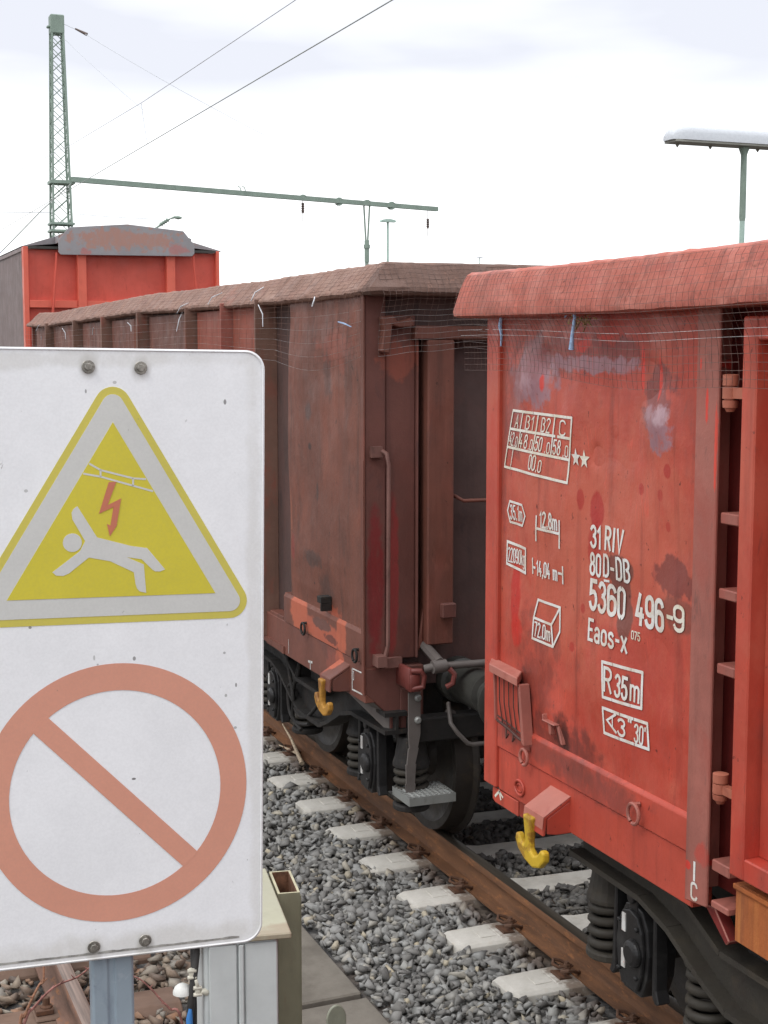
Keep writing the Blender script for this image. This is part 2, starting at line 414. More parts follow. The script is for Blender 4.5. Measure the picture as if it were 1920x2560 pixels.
def keep2(X, Y, Z, S):
    d = np.abs((Y - 6.44 + .325) % .65 - .325)
    on = (d < .13 + S * .5) & (np.abs(X - T2X) < 1.28)
    rail = (np.abs(np.abs(X - T2X) - .755) < .09 + S * .5)
    return ~on & ~rail & (X < 1.98 - S)
scatter('brown_ballast', M_STONE2, [(-1.6, 2.0, 3.8, 10.5, 620, -.24, -.19), (-.2, 1.9, 5.2, 9, 220, -.2, -.165), (-1.2, 1.9, 10.5, 16, 260, -.23, -.19), (-1.2, 1.9, 1.2, 3.8, 260, -.24, -.2)],
    keep2, .024, .052, 9, 'coarse brown and grey stones bedding the rusty track behind the sign post')

# rails
def m_rail(name, side, top):
    t = Tree(name)
    c = t.mix(t.rng(t.noise(6, 7, .7, (1, .18, 1)), .3, .7), lin(side), lin(tuple(int(x * .62) for x in side)))
    c = t.mix(t.rng(t.noise(30, 6, .7, (1, .3, 1), (2, 1, 0)), .52, .72, 0, .7), c, lin((152, 98, 56)))
    c = t.mix(t.rng(t.noise(60, 4, .7, (1, .4, 1), (7, 1, 0)), .6, .75, 0, .6), c, lin((62, 48, 42)))
    t.bump(t.noise(70, 6, .7), .25, .004); m1 = t.fin(c, .8)
    t = Tree(name + '_running_surface')
    c = t.mix(t.rng(t.noise(9, 6, .7, (3, .1, 1)), .35, .65), lin(top), lin(tuple(int(x * .7) for x in top)))
    return m1, t.fin(c, .45, .35)
MR = m_rail('rail_rust', (118, 80, 52), (84, 76, 66)); MR2 = m_rail('old_rail_rust', (132, 100, 84), (150, 130, 118))
def rail_prof(x):
    h = [(.075, -.172), (.075, -.160), (.02, -.142), (.009, -.125), (.009, -.055), (.018, -.046), (.036, -.038), (.0365, -.012), (.031, -.003), (.022, -.0005)]
    return [(x + a, b) for a, b in h] + [(x - a, b) for a, b in reversed(h)]
def rail(x, y0, y1, mats, label):
    mb = MB(); P = rail_prof(x); n = len(P); k = max(2, int((y1 - y0) / .5))
    vs = [(p[0], y0 + (y1 - y0) * i / k, p[1]) for i in range(k + 1) for p in P]; fs = []
    o = len(mb.v)
    for i in range(k):
        for j in range(n):
            q = (j + 1) % n; mb.f.append([i * n + j, i * n + q, (i + 1) * n + q, (i + 1) * n + j]); mb.mi.append(1 if j in (8, 9, 10) else 0)
    mb.f.append(list(range(n))); mb.mi.append(0); mb.f.append([k * n + j for j in range(n)]); mb.mi.append(0)
    mb.v = vs
    o = mb.build('rail', list(mats), smooth=35, loc=(x, y0, -.172))
    return tag(o, label, 'rail', 'rails of the two tracks')
rail(TX - .752, -6, 60, MR, 'brown rail nearest the pale sleeper ends, under the near wheels of the red wagons')
rail(TX + .752, -6, 60, MR, 'far rail of the train track, in the shade beneath the wagons')
rail(T2X + .752, 1.0, 40, MR2, 'old rusty rail running behind the galvanised sign post')
rail(T2X - .752, 1.0, 40, MR2, 'left rail of the rusty track, hidden behind the white sign')

# concrete sleepers with rail clips
def m_conc():
    t = Tree('sleeper_concrete')
    c = t.mix(t.rng(t.noise(5, 6, .7), .3, .7), lin((180, 176, 166)), lin((206, 202, 193)))
    c = t.mix(t.rng(t.noise(11, 6, .7, loc=(3, 1, 2)), .56, .75, 0, .55), c, lin((176, 160, 138)))
    c = t.mix(t.rng(t.noise(70, 4, .7), .6, .75, 0, .5), c, lin((150, 144, 136)))
    for sx in (-.752, .752): c = t.mix(t.math('MULTIPLY', t.spot((sx, 0, -.17), (.17, .5, 1), .5, .5), .8), c, lin((104, 84, 68)))
    t.bump(t.noise(90, 6, .7), .3, .004); return t.fin(c, .9)
M_CONC = m_conc(); M_CLIP = weathered('rusty_spring_clip', (86, 62, 48), [(20, .5, .7, (118, 76, 50), (1, 1, 1), .7)], rough=.8)
def sleeper_mesh():
    mb = MB(); st = [(-1.2, .085, -.178, .55), (-1.16, .105, -.172, 1), (-.92, .108, -.170, 1), (-.60, .108, -.171, 1), (-.42, .09, -.190, 1), (0, .085, -.196, 1), (.42, .09, -.19, 1), (.6, .108, -.171, 1), (.92, .108, -.17, 1), (1.16, .105, -.172, 1), (1.2, .085, -.178, .55)]
    vs = []; n = 6
    st = [(x, hw + .018, z, q) for x, hw, z, q in st]
    for x, hw, z, q in st: vs += [(x, -hw, z - .012), (x, -hw + .02, z), (x, hw - .02, z), (x, hw, z - .012), (x * 1.02, hw + .045, -.36), (x * 1.02, -hw - .045, -.36)]
    fs = [(i * n + j, i * n + (j + 1) % n, (i + 1) * n + (j + 1) % n, (i + 1) * n + j) for i in range(len(st) - 1) for j in range(n)]
    fs += [tuple(range(n)), tuple((len(st) - 1) * n + j for j in range(n))]
    mb.add(vs, fs)
    for sx in (-1, 1):                                     # cast recess frames on the shoulders
        mb.box(sx * 1.0 - .045, sx * 1.0 + .045, -.05, .05, -.172, -.1665)
        mb.box(sx * .93 - .012, sx * .93 + .012, -.085, .085, -.172, -.1675)
    return mb
def clip_mesh():
    mb = MB()
    for s in (-1, 1):
        mb.tube([(-.02, s * .012, -.135), (-.055, s * .02, -.138), (-.075, s * .045, -.128), (-.055, s * .075, -.118), (-.02, s * .07, -.128), (.015, s * .05, -.150), (.028, s * .03, -.152)], .0085, 6)
    mb.tube([(-.02, -.014, -.135), (.0, 0, -.128), (-.02, .014, -.135)], .0085, 6)
    mb.lathe([(-.165, .018), (-.118, .018), (-.116, .012), (-.105, .012)], (-.022, 0, 0), 'z', 6)
    mb.prism([(-.085, -.172), (-.085, -.158), (-.06, -.162), (-.02, -.166), (-.02, -.172)], 'y', -.05, .05)
    return mb
ORD = ['lowest in view', 'second from the bottom edge', 'third from the bottom edge', 'fourth from the bottom edge', 'fifth from the bottom edge', 'sixth from the bottom edge',
       'seventh from the bottom edge', 'eighth from the bottom edge', 'ninth from the bottom edge', 'tenth from the bottom edge', 'beside the dry twig']
sl0 = sleeper_mesh().build('sleeper', M_CONC, bevel=.008, loc=(0, 0, 0)); cl0 = clip_mesh().build('rail_clip', M_CLIP, smooth=50)
first = True
for k in range(-3, 17):
    y = SL_Y0 + SL_STEP * k
    if first: s = sl0
    else: s = sl0.copy(); COL.objects.link(s)
    s.location = (TX, y, 0); s.rotation_euler = (0, 0, rng.gauss(0, .004))
    j = k + 2
    if 0 <= j < len(ORD): lab = 'pale concrete sleeper end at the brown rail, ' + ORD[j]
    else: lab = 'concrete sleeper of the train track, out of sight behind the sign or below the frame'
    tag(s, lab, 'sleeper', 'concrete sleepers under the train')
    for sx in (-1, 1):
        for q in (-1, 1):
            c = cl0 if first and sx == -1 and q == -1 else cl0.copy()
            if c is not cl0: COL.objects.link(c)
            c.parent = s; c.location = (sx * .752 + q * .075, 0, 0); c.rotation_euler = (0, 0, 0 if q < 0 else math.pi)
    first = False
# brown sleepers of the old track
M_WOOD = weathered('old_steel_sleeper', (112, 90, 76), [(6, .45, .7, (92, 72, 60), (.3, 1, 1), .8), (20, .55, .75, (136, 114, 98), (.2, 1, 1), .6)], rough=.85)
mb = MB(); P = [(-.13, -.36), (-.13, -.20), (-.085, -.165), (.085, -.165), (.13, -.2), (.13, -.36)]; mb.prism(P, 'x', -1.25, 1.25)
for sx in (-1, 1): mb.box(sx * .752 - .16, sx * .752 + .16, -.075, .075, -.166, -.1535)
sb0 = mb.build('sleeper', M_WOOD, bevel=.01)
mb = MB(); mb.lathe([(-.17, .03), (-.12, .03), (-.118, .018), (-.08, .018)], (0, 0, 0), 'z', 6); mb.box(-.05, .03, -.035, .035, -.152, -.128)
fx0 = mb.build('rail_clip', M_CLIP, bevel=.003); first = True
for k in range(-6, 10):
    y = 6.44 + .65 * k; s = sb0 if first else sb0.copy()
    if not first: COL.objects.link(s)
    s.location = (T2X, y, 0)
    tag(s, 'brown sleeper of the rusty track crossing either side of the sign post' if k == 0 else 'brown sleeper of the rusty track, farther along or hidden by the white sign', 'sleeper', 'brown sleepers of the rusty track')
    for sx in (-1, 1):
        for q in (-1, 1):
            c = fx0 if first and sx == -1 and q == -1 else fx0.copy()
            if c is not fx0: COL.objects.link(c)
            c.parent = s; c.location = (sx * .752 + q * .105, 0, 0); c.rotation_euler = (0, 0, 0 if q < 0 else math.pi)
    first = False

# paving slabs beside the ballast
def m_slab():
    t = Tree('paving_slab')
    c = t.mix(t.rng(t.noise(4, 7, .7), .3, .7), lin((98, 92, 83)), lin((122, 116, 106)))
    c = t.mix(t.rng(t.noise(120, 4, .8), .55, .75, 0, .6), c, lin((88, 82, 77)))
    c = t.mix(t.rng(t.noise(26, 5, .7, loc=(4, 4, 1)), .68, .76, 0, .6), c, lin((164, 158, 148)))
    t.bump(t.noise(150, 5, .7), .4, .003); return t.fin(c, .9)
M_SLAB = m_slab()
sl = [(2.0, 2.375, 7.18, 8.3, 0, 'grey paving slab farthest off, its tip at the hollow post'), (2.0, 2.38, 6.185, 7.17, .004, 'long grey paving slab right of the hollow post'),
      (2.02, 2.39, 5.28, 6.15, -.006, 'grey paving slab at the bottom edge, behind the rounded marker'), (2.0, 2.38, 4.3, 5.26, 0, 'grey paving slab below the frame, nearest the viewer'), (2.0, 2.375, 8.32, 9.4, 0, 'grey paving slab hidden behind the white sign')]
for x0, x1, y0, y1, dz, lab in sl:
    mb = MB(); o = rng.uniform(-.015, .015); mb.prism([(x0, y0 + o), (x1, y0), (x1 + .003, y1), (x0, y1 - .02 + o)], 'z', -.30, -.198 + dz)
    tag(mb.build('paving_slab', M_SLAB, bevel=.008, loc=((x0 + x1) / 2, (y0 + y1) / 2, -.3)), lab, 'paving slab', 'paving slabs along the ballast')
for x0, x1, y0, y1, lab in [(1.60, 1.985, 5.9, 6.9, 'half hidden paving slab close behind the hollow post'), (1.6, 1.985, 4.9, 5.88, 'paving slab left of the rounded marker, mostly hidden')]:
    mb = MB(); mb.prism([(x0, y0), (x1, y0 + .02), (x1, y1), (x0, y1)], 'z', -.3, -.206)
    tag(mb.build('paving_slab', M_SLAB, bevel=.008, loc=((x0 + x1) / 2, (y0 + y1) / 2, -.3)), lab, 'paving slab', 'paving slabs along the ballast')
# dry twig lying against the rail
M_TWIG = plain('dry_twig', (176, 158, 134), .8, var=.2, sc=40)
mb = MB(); mb.tube([(3.33, 9.86, -.165), (3.345, 10.0, -.13), (3.375, 10.25, -.08), (3.39, 10.5, -.03)], [.018, .015, .010, .005], 7)
mb.tube([(3.345, 10.0, -.13), (3.32, 10.15, -.13), (3.28, 10.25, -.12)], [.010, .008, .004], 6)
tag(mb.build('twig', M_TWIG, smooth=60, loc=(3.35, 10, -.16)), 'pale dry forked twig lying on the ballast against the rail', 'twig')

# ---------------------------------------------------------------- freight wagons
def SP(root, lst):
    """patches given as world (Y, Z, half width, half height, rgb, amount, edge, wobble) -> local"""
    o = root
    return [((0, y - o[1], z - o[2]), (9, ry, rz), c, a, e, w) for y, z, ry, rz, c, a, e, w in lst]
O1, O2, O3 = (TX, -0.4, 0), (TX, 13.3, 0), (TX, 27.5, 0)
LIL, MAR, BRT, DAB, BRN, GRM = (158, 116, 122), (128, 66, 62), (214, 62, 48), (170, 46, 40), (122, 72, 62), (98, 54, 48)
spots1 = SP(O1, [(4.96, 2.05, .75, .45, (192, 103, 80), .6, 1.0, .5), (4.56, 1.38, .36, .2, (176, 58, 44), .55, .9, .6), (4.60, 1.70, .33, .16, (178, 62, 54), .5, .9, .6),
    (5.30, 2.80, .26, .085, MAR, .7, .6, .9), (4.84, 2.81, .24, .055, MAR, .8, .5, .8), (5.45, 2.69, .19, .10, LIL, 1.0, .5, .8), (5.40, 2.80, .11, .08, (148, 100, 102), .8, .8, .9), (4.97, 2.775, .33, .032, LIL, 1.0, .45, .8),
    (4.49, 2.67, .11, .11, MAR, .85, .4, .7), (4.46, 2.56, .085, .07, LIL, 1.0, .5, .9), (4.44, 2.60, .04, .04, (190, 160, 166), .7, .6, .8), (5.50, 2.70, .07, .05, (182, 148, 154), .7, .6, .9), (5.60, 2.56, .09, .2, (132, 70, 64), .65, .9, .8), (5.71, 2.4, .04, .5, (120, 66, 58), .6, .9, .6),  # palest lilac spots are highlights of the bulges painted into the colour
    (4.60, 2.77, .012, .10, BRT, .9, .4, .35), (4.48, 2.73, .012, .09, BRT, .9, .4, .35), (5.34, 2.69, .018, .04, BRT, .9, .5, .4), (5.03, 2.85, .05, .022, BRT, .7, .5, .9), (4.86, 2.875, .06, .008, BRT, .8, .5, .5),
    (4.41, 2.40, .025, .027, DAB, .8, .3, .15), (4.59, 2.32, .018, .022, DAB, .8, .3, .15), (4.91, 2.21, .05, .075, DAB, .85, .25, .2), (5.025, 2.24, .026, .042, DAB, .75, .3, .2), (4.92, 2.05, .05, .15, DAB, .75, .4, .3), (4.46, 2.31, .018, .022, DAB, .6, .3, .15), (4.41, 2.20, .016, .02, DAB, .6, .3, .15),
    (4.74, 2.0, .10, .055, BRN, .95, .2, .2), (4.72, 1.93, .07, .08, BRN, .95, .2, .15), (4.69, 1.82, .06, .085, BRN, .95, .2, .15), (4.36, 2.02, .14, .07, (116, 58, 52), .8, .3, .5), (4.33, 1.90, .13, .06, BRN, .7, .4, .4), (4.65, 1.56, .028, .06, (116, 62, 54), .9, .3, .15),
    (4.91, 1.76, .022, .026, DAB, .75, .3, .15), (5.0, 1.81, .016, .02, DAB, .7, .3, .15), (5.08, 1.64, .02, .02, DAB, .7, .3, .15),
    (5.57, 1.77, .04, .17, (184, 40, 32), .85, .35, .3), (5.55, 1.62, .05, .07, (196, 48, 36), .85, .35, .3), (5.36, 1.45, .13, .22, GRM, .5, 1.2, .9), (5.13, 1.20, .28, .11, (104, 52, 46), .75, .8, .8), (5.15, 1.26, .05, .09, (52, 34, 30), .8, .7, .6), (5.2, 1.60, .03, .06, (104, 58, 52), .5, .8, .5), (5.49, 1.32, .06, .16, (70, 40, 36), .7, .9, .5)])
red_layers = [(2.2, .46, .66, (190, 99, 78), (1, 1, .6), .6), (5.5, .54, .68, (156, 76, 64), (1, 1, .4), .65), (17, .60, .70, (126, 70, 60), (1, 1, .35), .5), (1.3, .5, .7, (186, 58, 48), (1, 1, 1), .5)]
M1P = weathered('red_panel_paint', (180, 75, 58), red_layers, spots1, .42, .20, 45, .09, .55, grime=(100, 46, 38), chips=.85)
M1 = weathered('red_wagon_paint', (182, 75, 58), red_layers, (), .48, .16, 45, .07, .4, grime=(98, 48, 40), chips=.7)
M1S = weathered('red_sill_paint', (182, 75, 58), [(3, .5, .7, (172, 70, 58), (1, .6, 1), .6), (14, .6, .72, (132, 66, 56), (1, 1, .5), .5)], SP(O1, [(5.3, 1.15, .5, .05, (120, 66, 58), .6, .9, .8), (4.9, 1.13, .3, .06, (118, 62, 54), .6, .9, .8)]), .48, .16, 45, .06, .4, grime=(98, 48, 40), chips=.7)
M1POST = weathered('brown_post_paint', (158, 96, 84), [(4, .5, .68, (158, 84, 72), (1, 1, .4), .8), (11, .58, .7, (112, 78, 70), (1, 1, .4), .7)],
                   SP(O1, [(4.13, 2.64, .010, .06, BRT, .9, .4, .4), (4.075, 2.5, .008, .14, (214, 70, 54), .9, .4, .4), (4.17, 2.78, .006, .02, BRT, .8, .3, .3), (4.18, 1.04, .02, .018, (210, 58, 46), .9, .3, .2), (4.1, 1.10, .03, .04, (180, 72, 60), .8, .6, .7)]), .6, .2, 50, .09, .3)
M1H = weathered('rusty_hinge_paint', (172, 102, 80), [(12, .5, .7, (146, 80, 62), (1, 1, 1), .7)], (), .6, .2, 50, .08)
M1DUST = weathered('dusty_pink_bracket', (178, 112, 98), [(9, .5, .7, (158, 84, 72), (1, 1, 1), .7)], (), .6, .15, 50, .07)
M1REC = weathered('dark_red_recess', (122, 42, 38), [(9, .45, .7, (92, 40, 36), (1, 1, .15), .8), (14, .55, .7, (140, 48, 42), (1, 1, .12), .7)], (), .6, .12, 40, .1, .5, grime=(64, 32, 28))
M1RUST = weathered('orange_rust', (176, 100, 52), [(7, .42, .66, (136, 78, 48), (1, 1, .12), .85), (20, .5, .7, (196, 124, 66), (1, 1, .1), .7)], (), .85, .3, 60, .12, .4, grime=(86, 54, 38))
M1RIM = weathered('red_rim_paint', (178, 98, 82), [(5, .46, .64, (196, 124, 108), (1, 1, 1), .7), (9, .54, .68, (174, 92, 80), (1, .5, 1), .7), (30, .6, .7, (120, 74, 62), (1, .6, 1), .7), (2, .55, .7, (160, 100, 86), (1, 1, 1), .6)], (), .6, .9, 30, .07, .75, grime=(104, 62, 52), chips=.8)
M2P = weathered('brown_panel_paint', (110, 68, 55), [(1.6, .44, .66, (134, 78, 60), (1, 1, .5), .8), (6, .54, .70, (90, 58, 48), (1, 1, .35), .75), (20, .62, .72, (80, 54, 46), (1, 1, .25), .6), (3, .60, .74, (146, 88, 66), (1, 1, .3), .7)],
    SP(O2, [(7.78, 2.84, .3, .09, (146, 80, 64), .6, .9, .9), (7.95, 2.68, .06, .13, (70, 54, 50), .6, .8, .9), (8.25, 2.47, .05, .05, (74, 56, 52), .7, .8, .8), (8.24, 2.26, .025, .02, (50, 42, 40), .8, .6, .5), (8.12, 2.0, .02, .05, (70, 54, 50), .7, .6, .5), (8.22, 1.59, .16, .05, (70, 58, 54), .7, .6, .7), (8.62, 1.6, .04, .09, (146, 56, 50), .6, .6, .6), (8.66, 1.8, .03, .12, (150, 92, 70), .5, .9, .8), (8.02, 1.40, .10, .11, (66, 52, 48), .6, 1.0, .7), (7.9, 1.29, .12, .05, (190, 88, 58), .5, .6, .7)]), .58, .25, 45, .07, .55, grime=(58, 42, 36), chips=.8)
M2 = weathered('brown_wagon_paint', (108, 66, 54), [(2.4, .46, .66, (128, 74, 62), (1, 1, .5), .7), (8, .55, .70, (92, 62, 56), (1, 1, .35), .7)], (), .6, .25, 45, .08, .5, grime=(56, 40, 35), chips=.7)
M2B = weathered('orange_patched_band', (112, 69, 56), [(5, .5, .68, (104, 70, 62), (1, 1, .5), .7)], SP(O2, [(8.50, 1.22, .15, .13, (182, 98, 72), .9, .25, .3), (8.05, 1.16, .34, .075, (178, 94, 70), .85, .3, .3), (7.74, 1.2, .08, .14, (180, 96, 70), .85, .3, .3), (8.08, 1.21, .15, .035, (104, 72, 64), .95, .3, .4), (7.92, 1.15, .11, .022, (92, 56, 50), .8, .3, .9)]), .65, .2, 45, .07, .2)
M2S = weathered('brown_sill_paint', (114, 70, 58), [(5, .5, .68, (106, 70, 64), (1, .6, 1), .7)], SP(O2, [(7.78, 1.06, .07, .06, (180, 96, 70), .9, .3, .4), (7.9, .98, .12, .12, (146, 80, 66), .7, .5, .5)]), .65, .2, 45, .07, .25)
M2E = weathered('dark_end_paint', (102, 64, 56), [(3, .45, .68, (112, 68, 60), (1, 1, .4), .7), (9, .55, .7, (76, 54, 52), (1, 1, .3), .7), (2.4, .58, .7, (128, 72, 58), (1, 1, .3), .6)],
    [((2.925 - TX, 7.4 - 13.3, 1.55), (.05, 9, .42), (118, 36, 36), .9, .5, .3), ((3.03 - TX, 7.4 - 13.3, 1.6), (.035, 9, .45), (136, 46, 44), .8, .5, .3), ((3.07 - TX, -5.9, 2.78), (.12, 9, .1), (140, 76, 60), .8, .5, .6)], .65, .2, 45, .08, .4, grime=(56, 42, 40))
M2D = weathered('sooty_end_paint', (82, 64, 60), [(3, .45, .68, (96, 68, 62), (1, 1, .5), .7), (9, .55, .7, (64, 52, 51), (1, 1, .4), .7)], (), .7, .2, 40, .1, .3, grime=(40, 34, 34))
M2RIM = weathered('brown_rim_paint', (136, 104, 90), [(4, .46, .64, (152, 120, 104), (1, .5, 1), .7), (8, .52, .68, (134, 98, 86), (1, .4, 1), .7), (28, .6, .7, (92, 68, 60), (1, .5, 1), .7), (2, .58, .72, (166, 104, 88), (1, .6, 1), .6)], [((0, 7.20 - 13.3, 3.2), (9, .155, 9), (104, 80, 70), .92, .3, .25)], .7, .8, 28, .07, .6, grime=(84, 64, 56), chips=.7)
M2RIB = weathered('brown_rib_paint', (122, 92, 79), [(6, .5, .7, (142, 80, 66), (1, 1, .4), .7)], (), .65, .2, 45, .09, .3)
M_UND = weathered('sooty_underframe', (34, 32, 30), [(6, .5, .7, (46, 41, 36), (1, 1, 1), .7), (25, .58, .72, (88, 70, 52), (1, 1, 1), .5)], (), .75, .25, 50, .12, .2)
M_UND2 = weathered('grimy_bogie_iron', (56, 52, 45), [(6, .5, .7, (70, 62, 50), (1, 1, 1), .7), (20, .58, .72, (54, 50, 46), (1, 1, 1), .7)], (), .7, .25, 50, .1, .2)
M_BLK = weathered('black_axlebox_paint', (38, 37, 37), [(9, .52, .7, (58, 57, 55), (1, 1, 1), .7)], (), .42, .15, 50, .12, .0, grime=(120, 116, 108))
M_WHL = weathered('wheel_steel', (46, 41, 37), [(8, .5, .7, (66, 56, 44), (1, 1, 1), .7)], (), .55, .2, 50, .1, metal=.3)
M_TREAD = plain('polished_tread', (150, 146, 140), .35, .8)
M_YEL = weathered('worn_yellow_paint', (196, 162, 44), [(12, .50, .62, (138, 92, 44), (1, 1, 1), .7)], (), .5, .15, 60, .1)
M_YEL2 = weathered('rusty_yellow_paint', (176, 128, 50), [(10, .46, .62, (120, 78, 42), (1, 1, 1), .8)], (), .6, .2, 60, .1)
M_REDB = weathered('red_lever_paint', (112, 56, 50), [(9, .5, .7, (84, 50, 46), (1, 1, 1), .7)], (), .5, .15, 50, .1)
M_GALV = weathered('galvanised_step', (142, 144, 140), [(16, .5, .7, (104, 104, 100), (1, 1, 1), .6)], (), .5, .15, 60, .08, metal=.35)
M_GRATE = weathered('worn_grating', (176, 178, 174), [(16, .5, .7, (140, 140, 136), (1, 1, 1), .6)], (), .4, .1, 60, .08, metal=.3)
M_HRL = weathered('dull_handrail', (116, 82, 74), [(9, .5, .7, (84, 58, 52), (1, 1, 1), .7)], (), .6, .15, 60, .1)
M_STRAP = weathered('grey_step_strap', (98, 92, 88), [(9, .5, .7, (80, 72, 68), (1, 1, 1), .7)], (), .55, .15, 60, .1)
M_BUF = weathered('grey_green_buffer', (60, 60, 56), [(5, .48, .66, (40, 39, 37), (1, 1, 1), .7)], (), .42, .12, 40, .08)
def m_letter(name, rgb, rgb2, wear):
    t = Tree(name); c = t.mix(t.rng(t.noise(9, 5, .7), .42, .62), lin(rgb), lin(rgb2))
    f = t.rng(t.noise(55, 5, .7), .66 - wear, .72 - wear, 0, .8)
    c = t.mix(f, c, lin((186, 118, 104))); return t.fin(c, .6)
M_LET = m_letter('white_stencil_paint', (222, 221, 216), (208, 198, 184), .012)
M_LETC = m_letter('cream_stencil_paint', (222, 217, 202), (208, 196, 170), .06)
M_LETW = m_letter('white_mark_paint', (214, 214, 210), (190, 186, 180), .05)

def rim(root, mat, x0, x1, y0, y1, prof, amp, seed, wave=0.0):
    """capped top chord: profile (side inset, end inset, z) swept round the outline with mitred corners and dents"""
    mb = MB(); ny = int(abs(y1 - y0) / .045); nx = int((x1 - x0) / .06); n = len(prof); path = []
    for i in range(ny): path.append((0, i / ny))
    for i in range(nx): path.append((i / nx, 1))
    for i in range(ny): path.append((1, 1 - i / ny))
    for i in range(nx): path.append((1 - i / nx, 0))
    vs = []
    for px_, py_ in path:
        for a, b, z in prof:
            X = x0 + a + (x1 - x0 - 2 * a) * px_; Y = y0 + b + (y1 - y0 - 2 * b) * py_
            k = amp * (.7 * fbm(X * 5 + seed, Y * 5, z * 7, 3) + 1.1 * abs(fbm(X * 9 + z * 22, Y * 15 + z * 9 + seed, z * 4, 3)))
            w = wave * noise.noise(Vector((seed, Y * .55, X * .5)))
            nx_ = -1 if px_ == 0 else 1 if px_ == 1 else 0; nyy = -1 if py_ == 0 else 1 if py_ == 1 else 0
            vs.append((X + nx_ * k, Y + nyy * k, z + w + k * .6))
    m = len(path)
    mb.add(vs, [(i * n + j, i * n + (j + 1) % n, ((i + 1) % m) * n + (j + 1) % n, ((i + 1) % m) * n + j) for i in range(m) for j in range(n)])
    return mb.build('top_rim', mat, root, smooth=32)

def rope_hook(root, dy, dz, mat, ymat, top=None):
    y, z = 5.155 + dy, dz
    mb = MB()                                   # sloping bracket roof with side cheeks
    mb.prism([(2.875, 1.030 + z), (2.74, .948 + z), (2.735, .87 + z), (2.75, .87 + z), (2.755, .94 + z), (2.875, 1.012 + z)], 'y', y - .083, y + .083)
    for s in (-1, 1):
        mb.prism([(2.875, 1.012 + z), (2.756, .94 + z), (2.76, .875 + z), (2.80, .868 + z), (2.875, .868 + z)], 'y', y + s * .081, y + s * .066)
    b = mb.build('hook_bracket', mat, root, bevel=.004)
    if top: mb = MB(); mb.add([(2.876, y - .084, 1.0325 + z), (2.876, y + .084, 1.0325 + z), (2.739, y + .084, .9505 + z), (2.739, y - .084, .9505 + z), (2.7335, y + .084, .90 + z), (2.7335, y - .084, .90 + z)], [(0, 1, 2, 3), (3, 2, 4, 5)]); mb.build('bracket_top', top, b)
    mb = MB(); k = y + .02                      # anchor-shaped rope hook
    P = [(k - .05, .93), (k + .045, .93), (k + .030, .86), (k + .018, .80), (k + .03, .775), (k + .065, .78), (k + .085, .81), (k + .115, .815), (k + .125, .775), (k + .095, .735), (k + .03, .70), (k - .06, .68), (k - .13, .70), (k - .178, .745), (k - .18, .79), (k - .145, .80), (k - .115, .765), (k - .07, .745), (k - .03, .765), (k - .026, .80), (k - .035, .86)]
    P = [(k + (a - k) * .82, .93 + (c - .93) * .82) for a, c in P]
    mb.prism([(a, c + z) for a, c in P], 'x', 2.715, 2.748)
    mb.build('rope_hook', ymat, b, bevel=.009, seg=2)
def ring_eye(root, y, z, mat, x=2.845, r=.034):
    mb = MB(); mb.tube([(x - .012, y + r * math.cos(R(a)), z + r * math.sin(R(a))) for a in range(-60, 281, 20)], .0075, 7)
    mb.tube([(x + .01, y - .008, z + r), (x - .012, y - .004, z + r * .98)], .009, 6)
    mb.build('lashing_ring', mat, root, smooth=50)

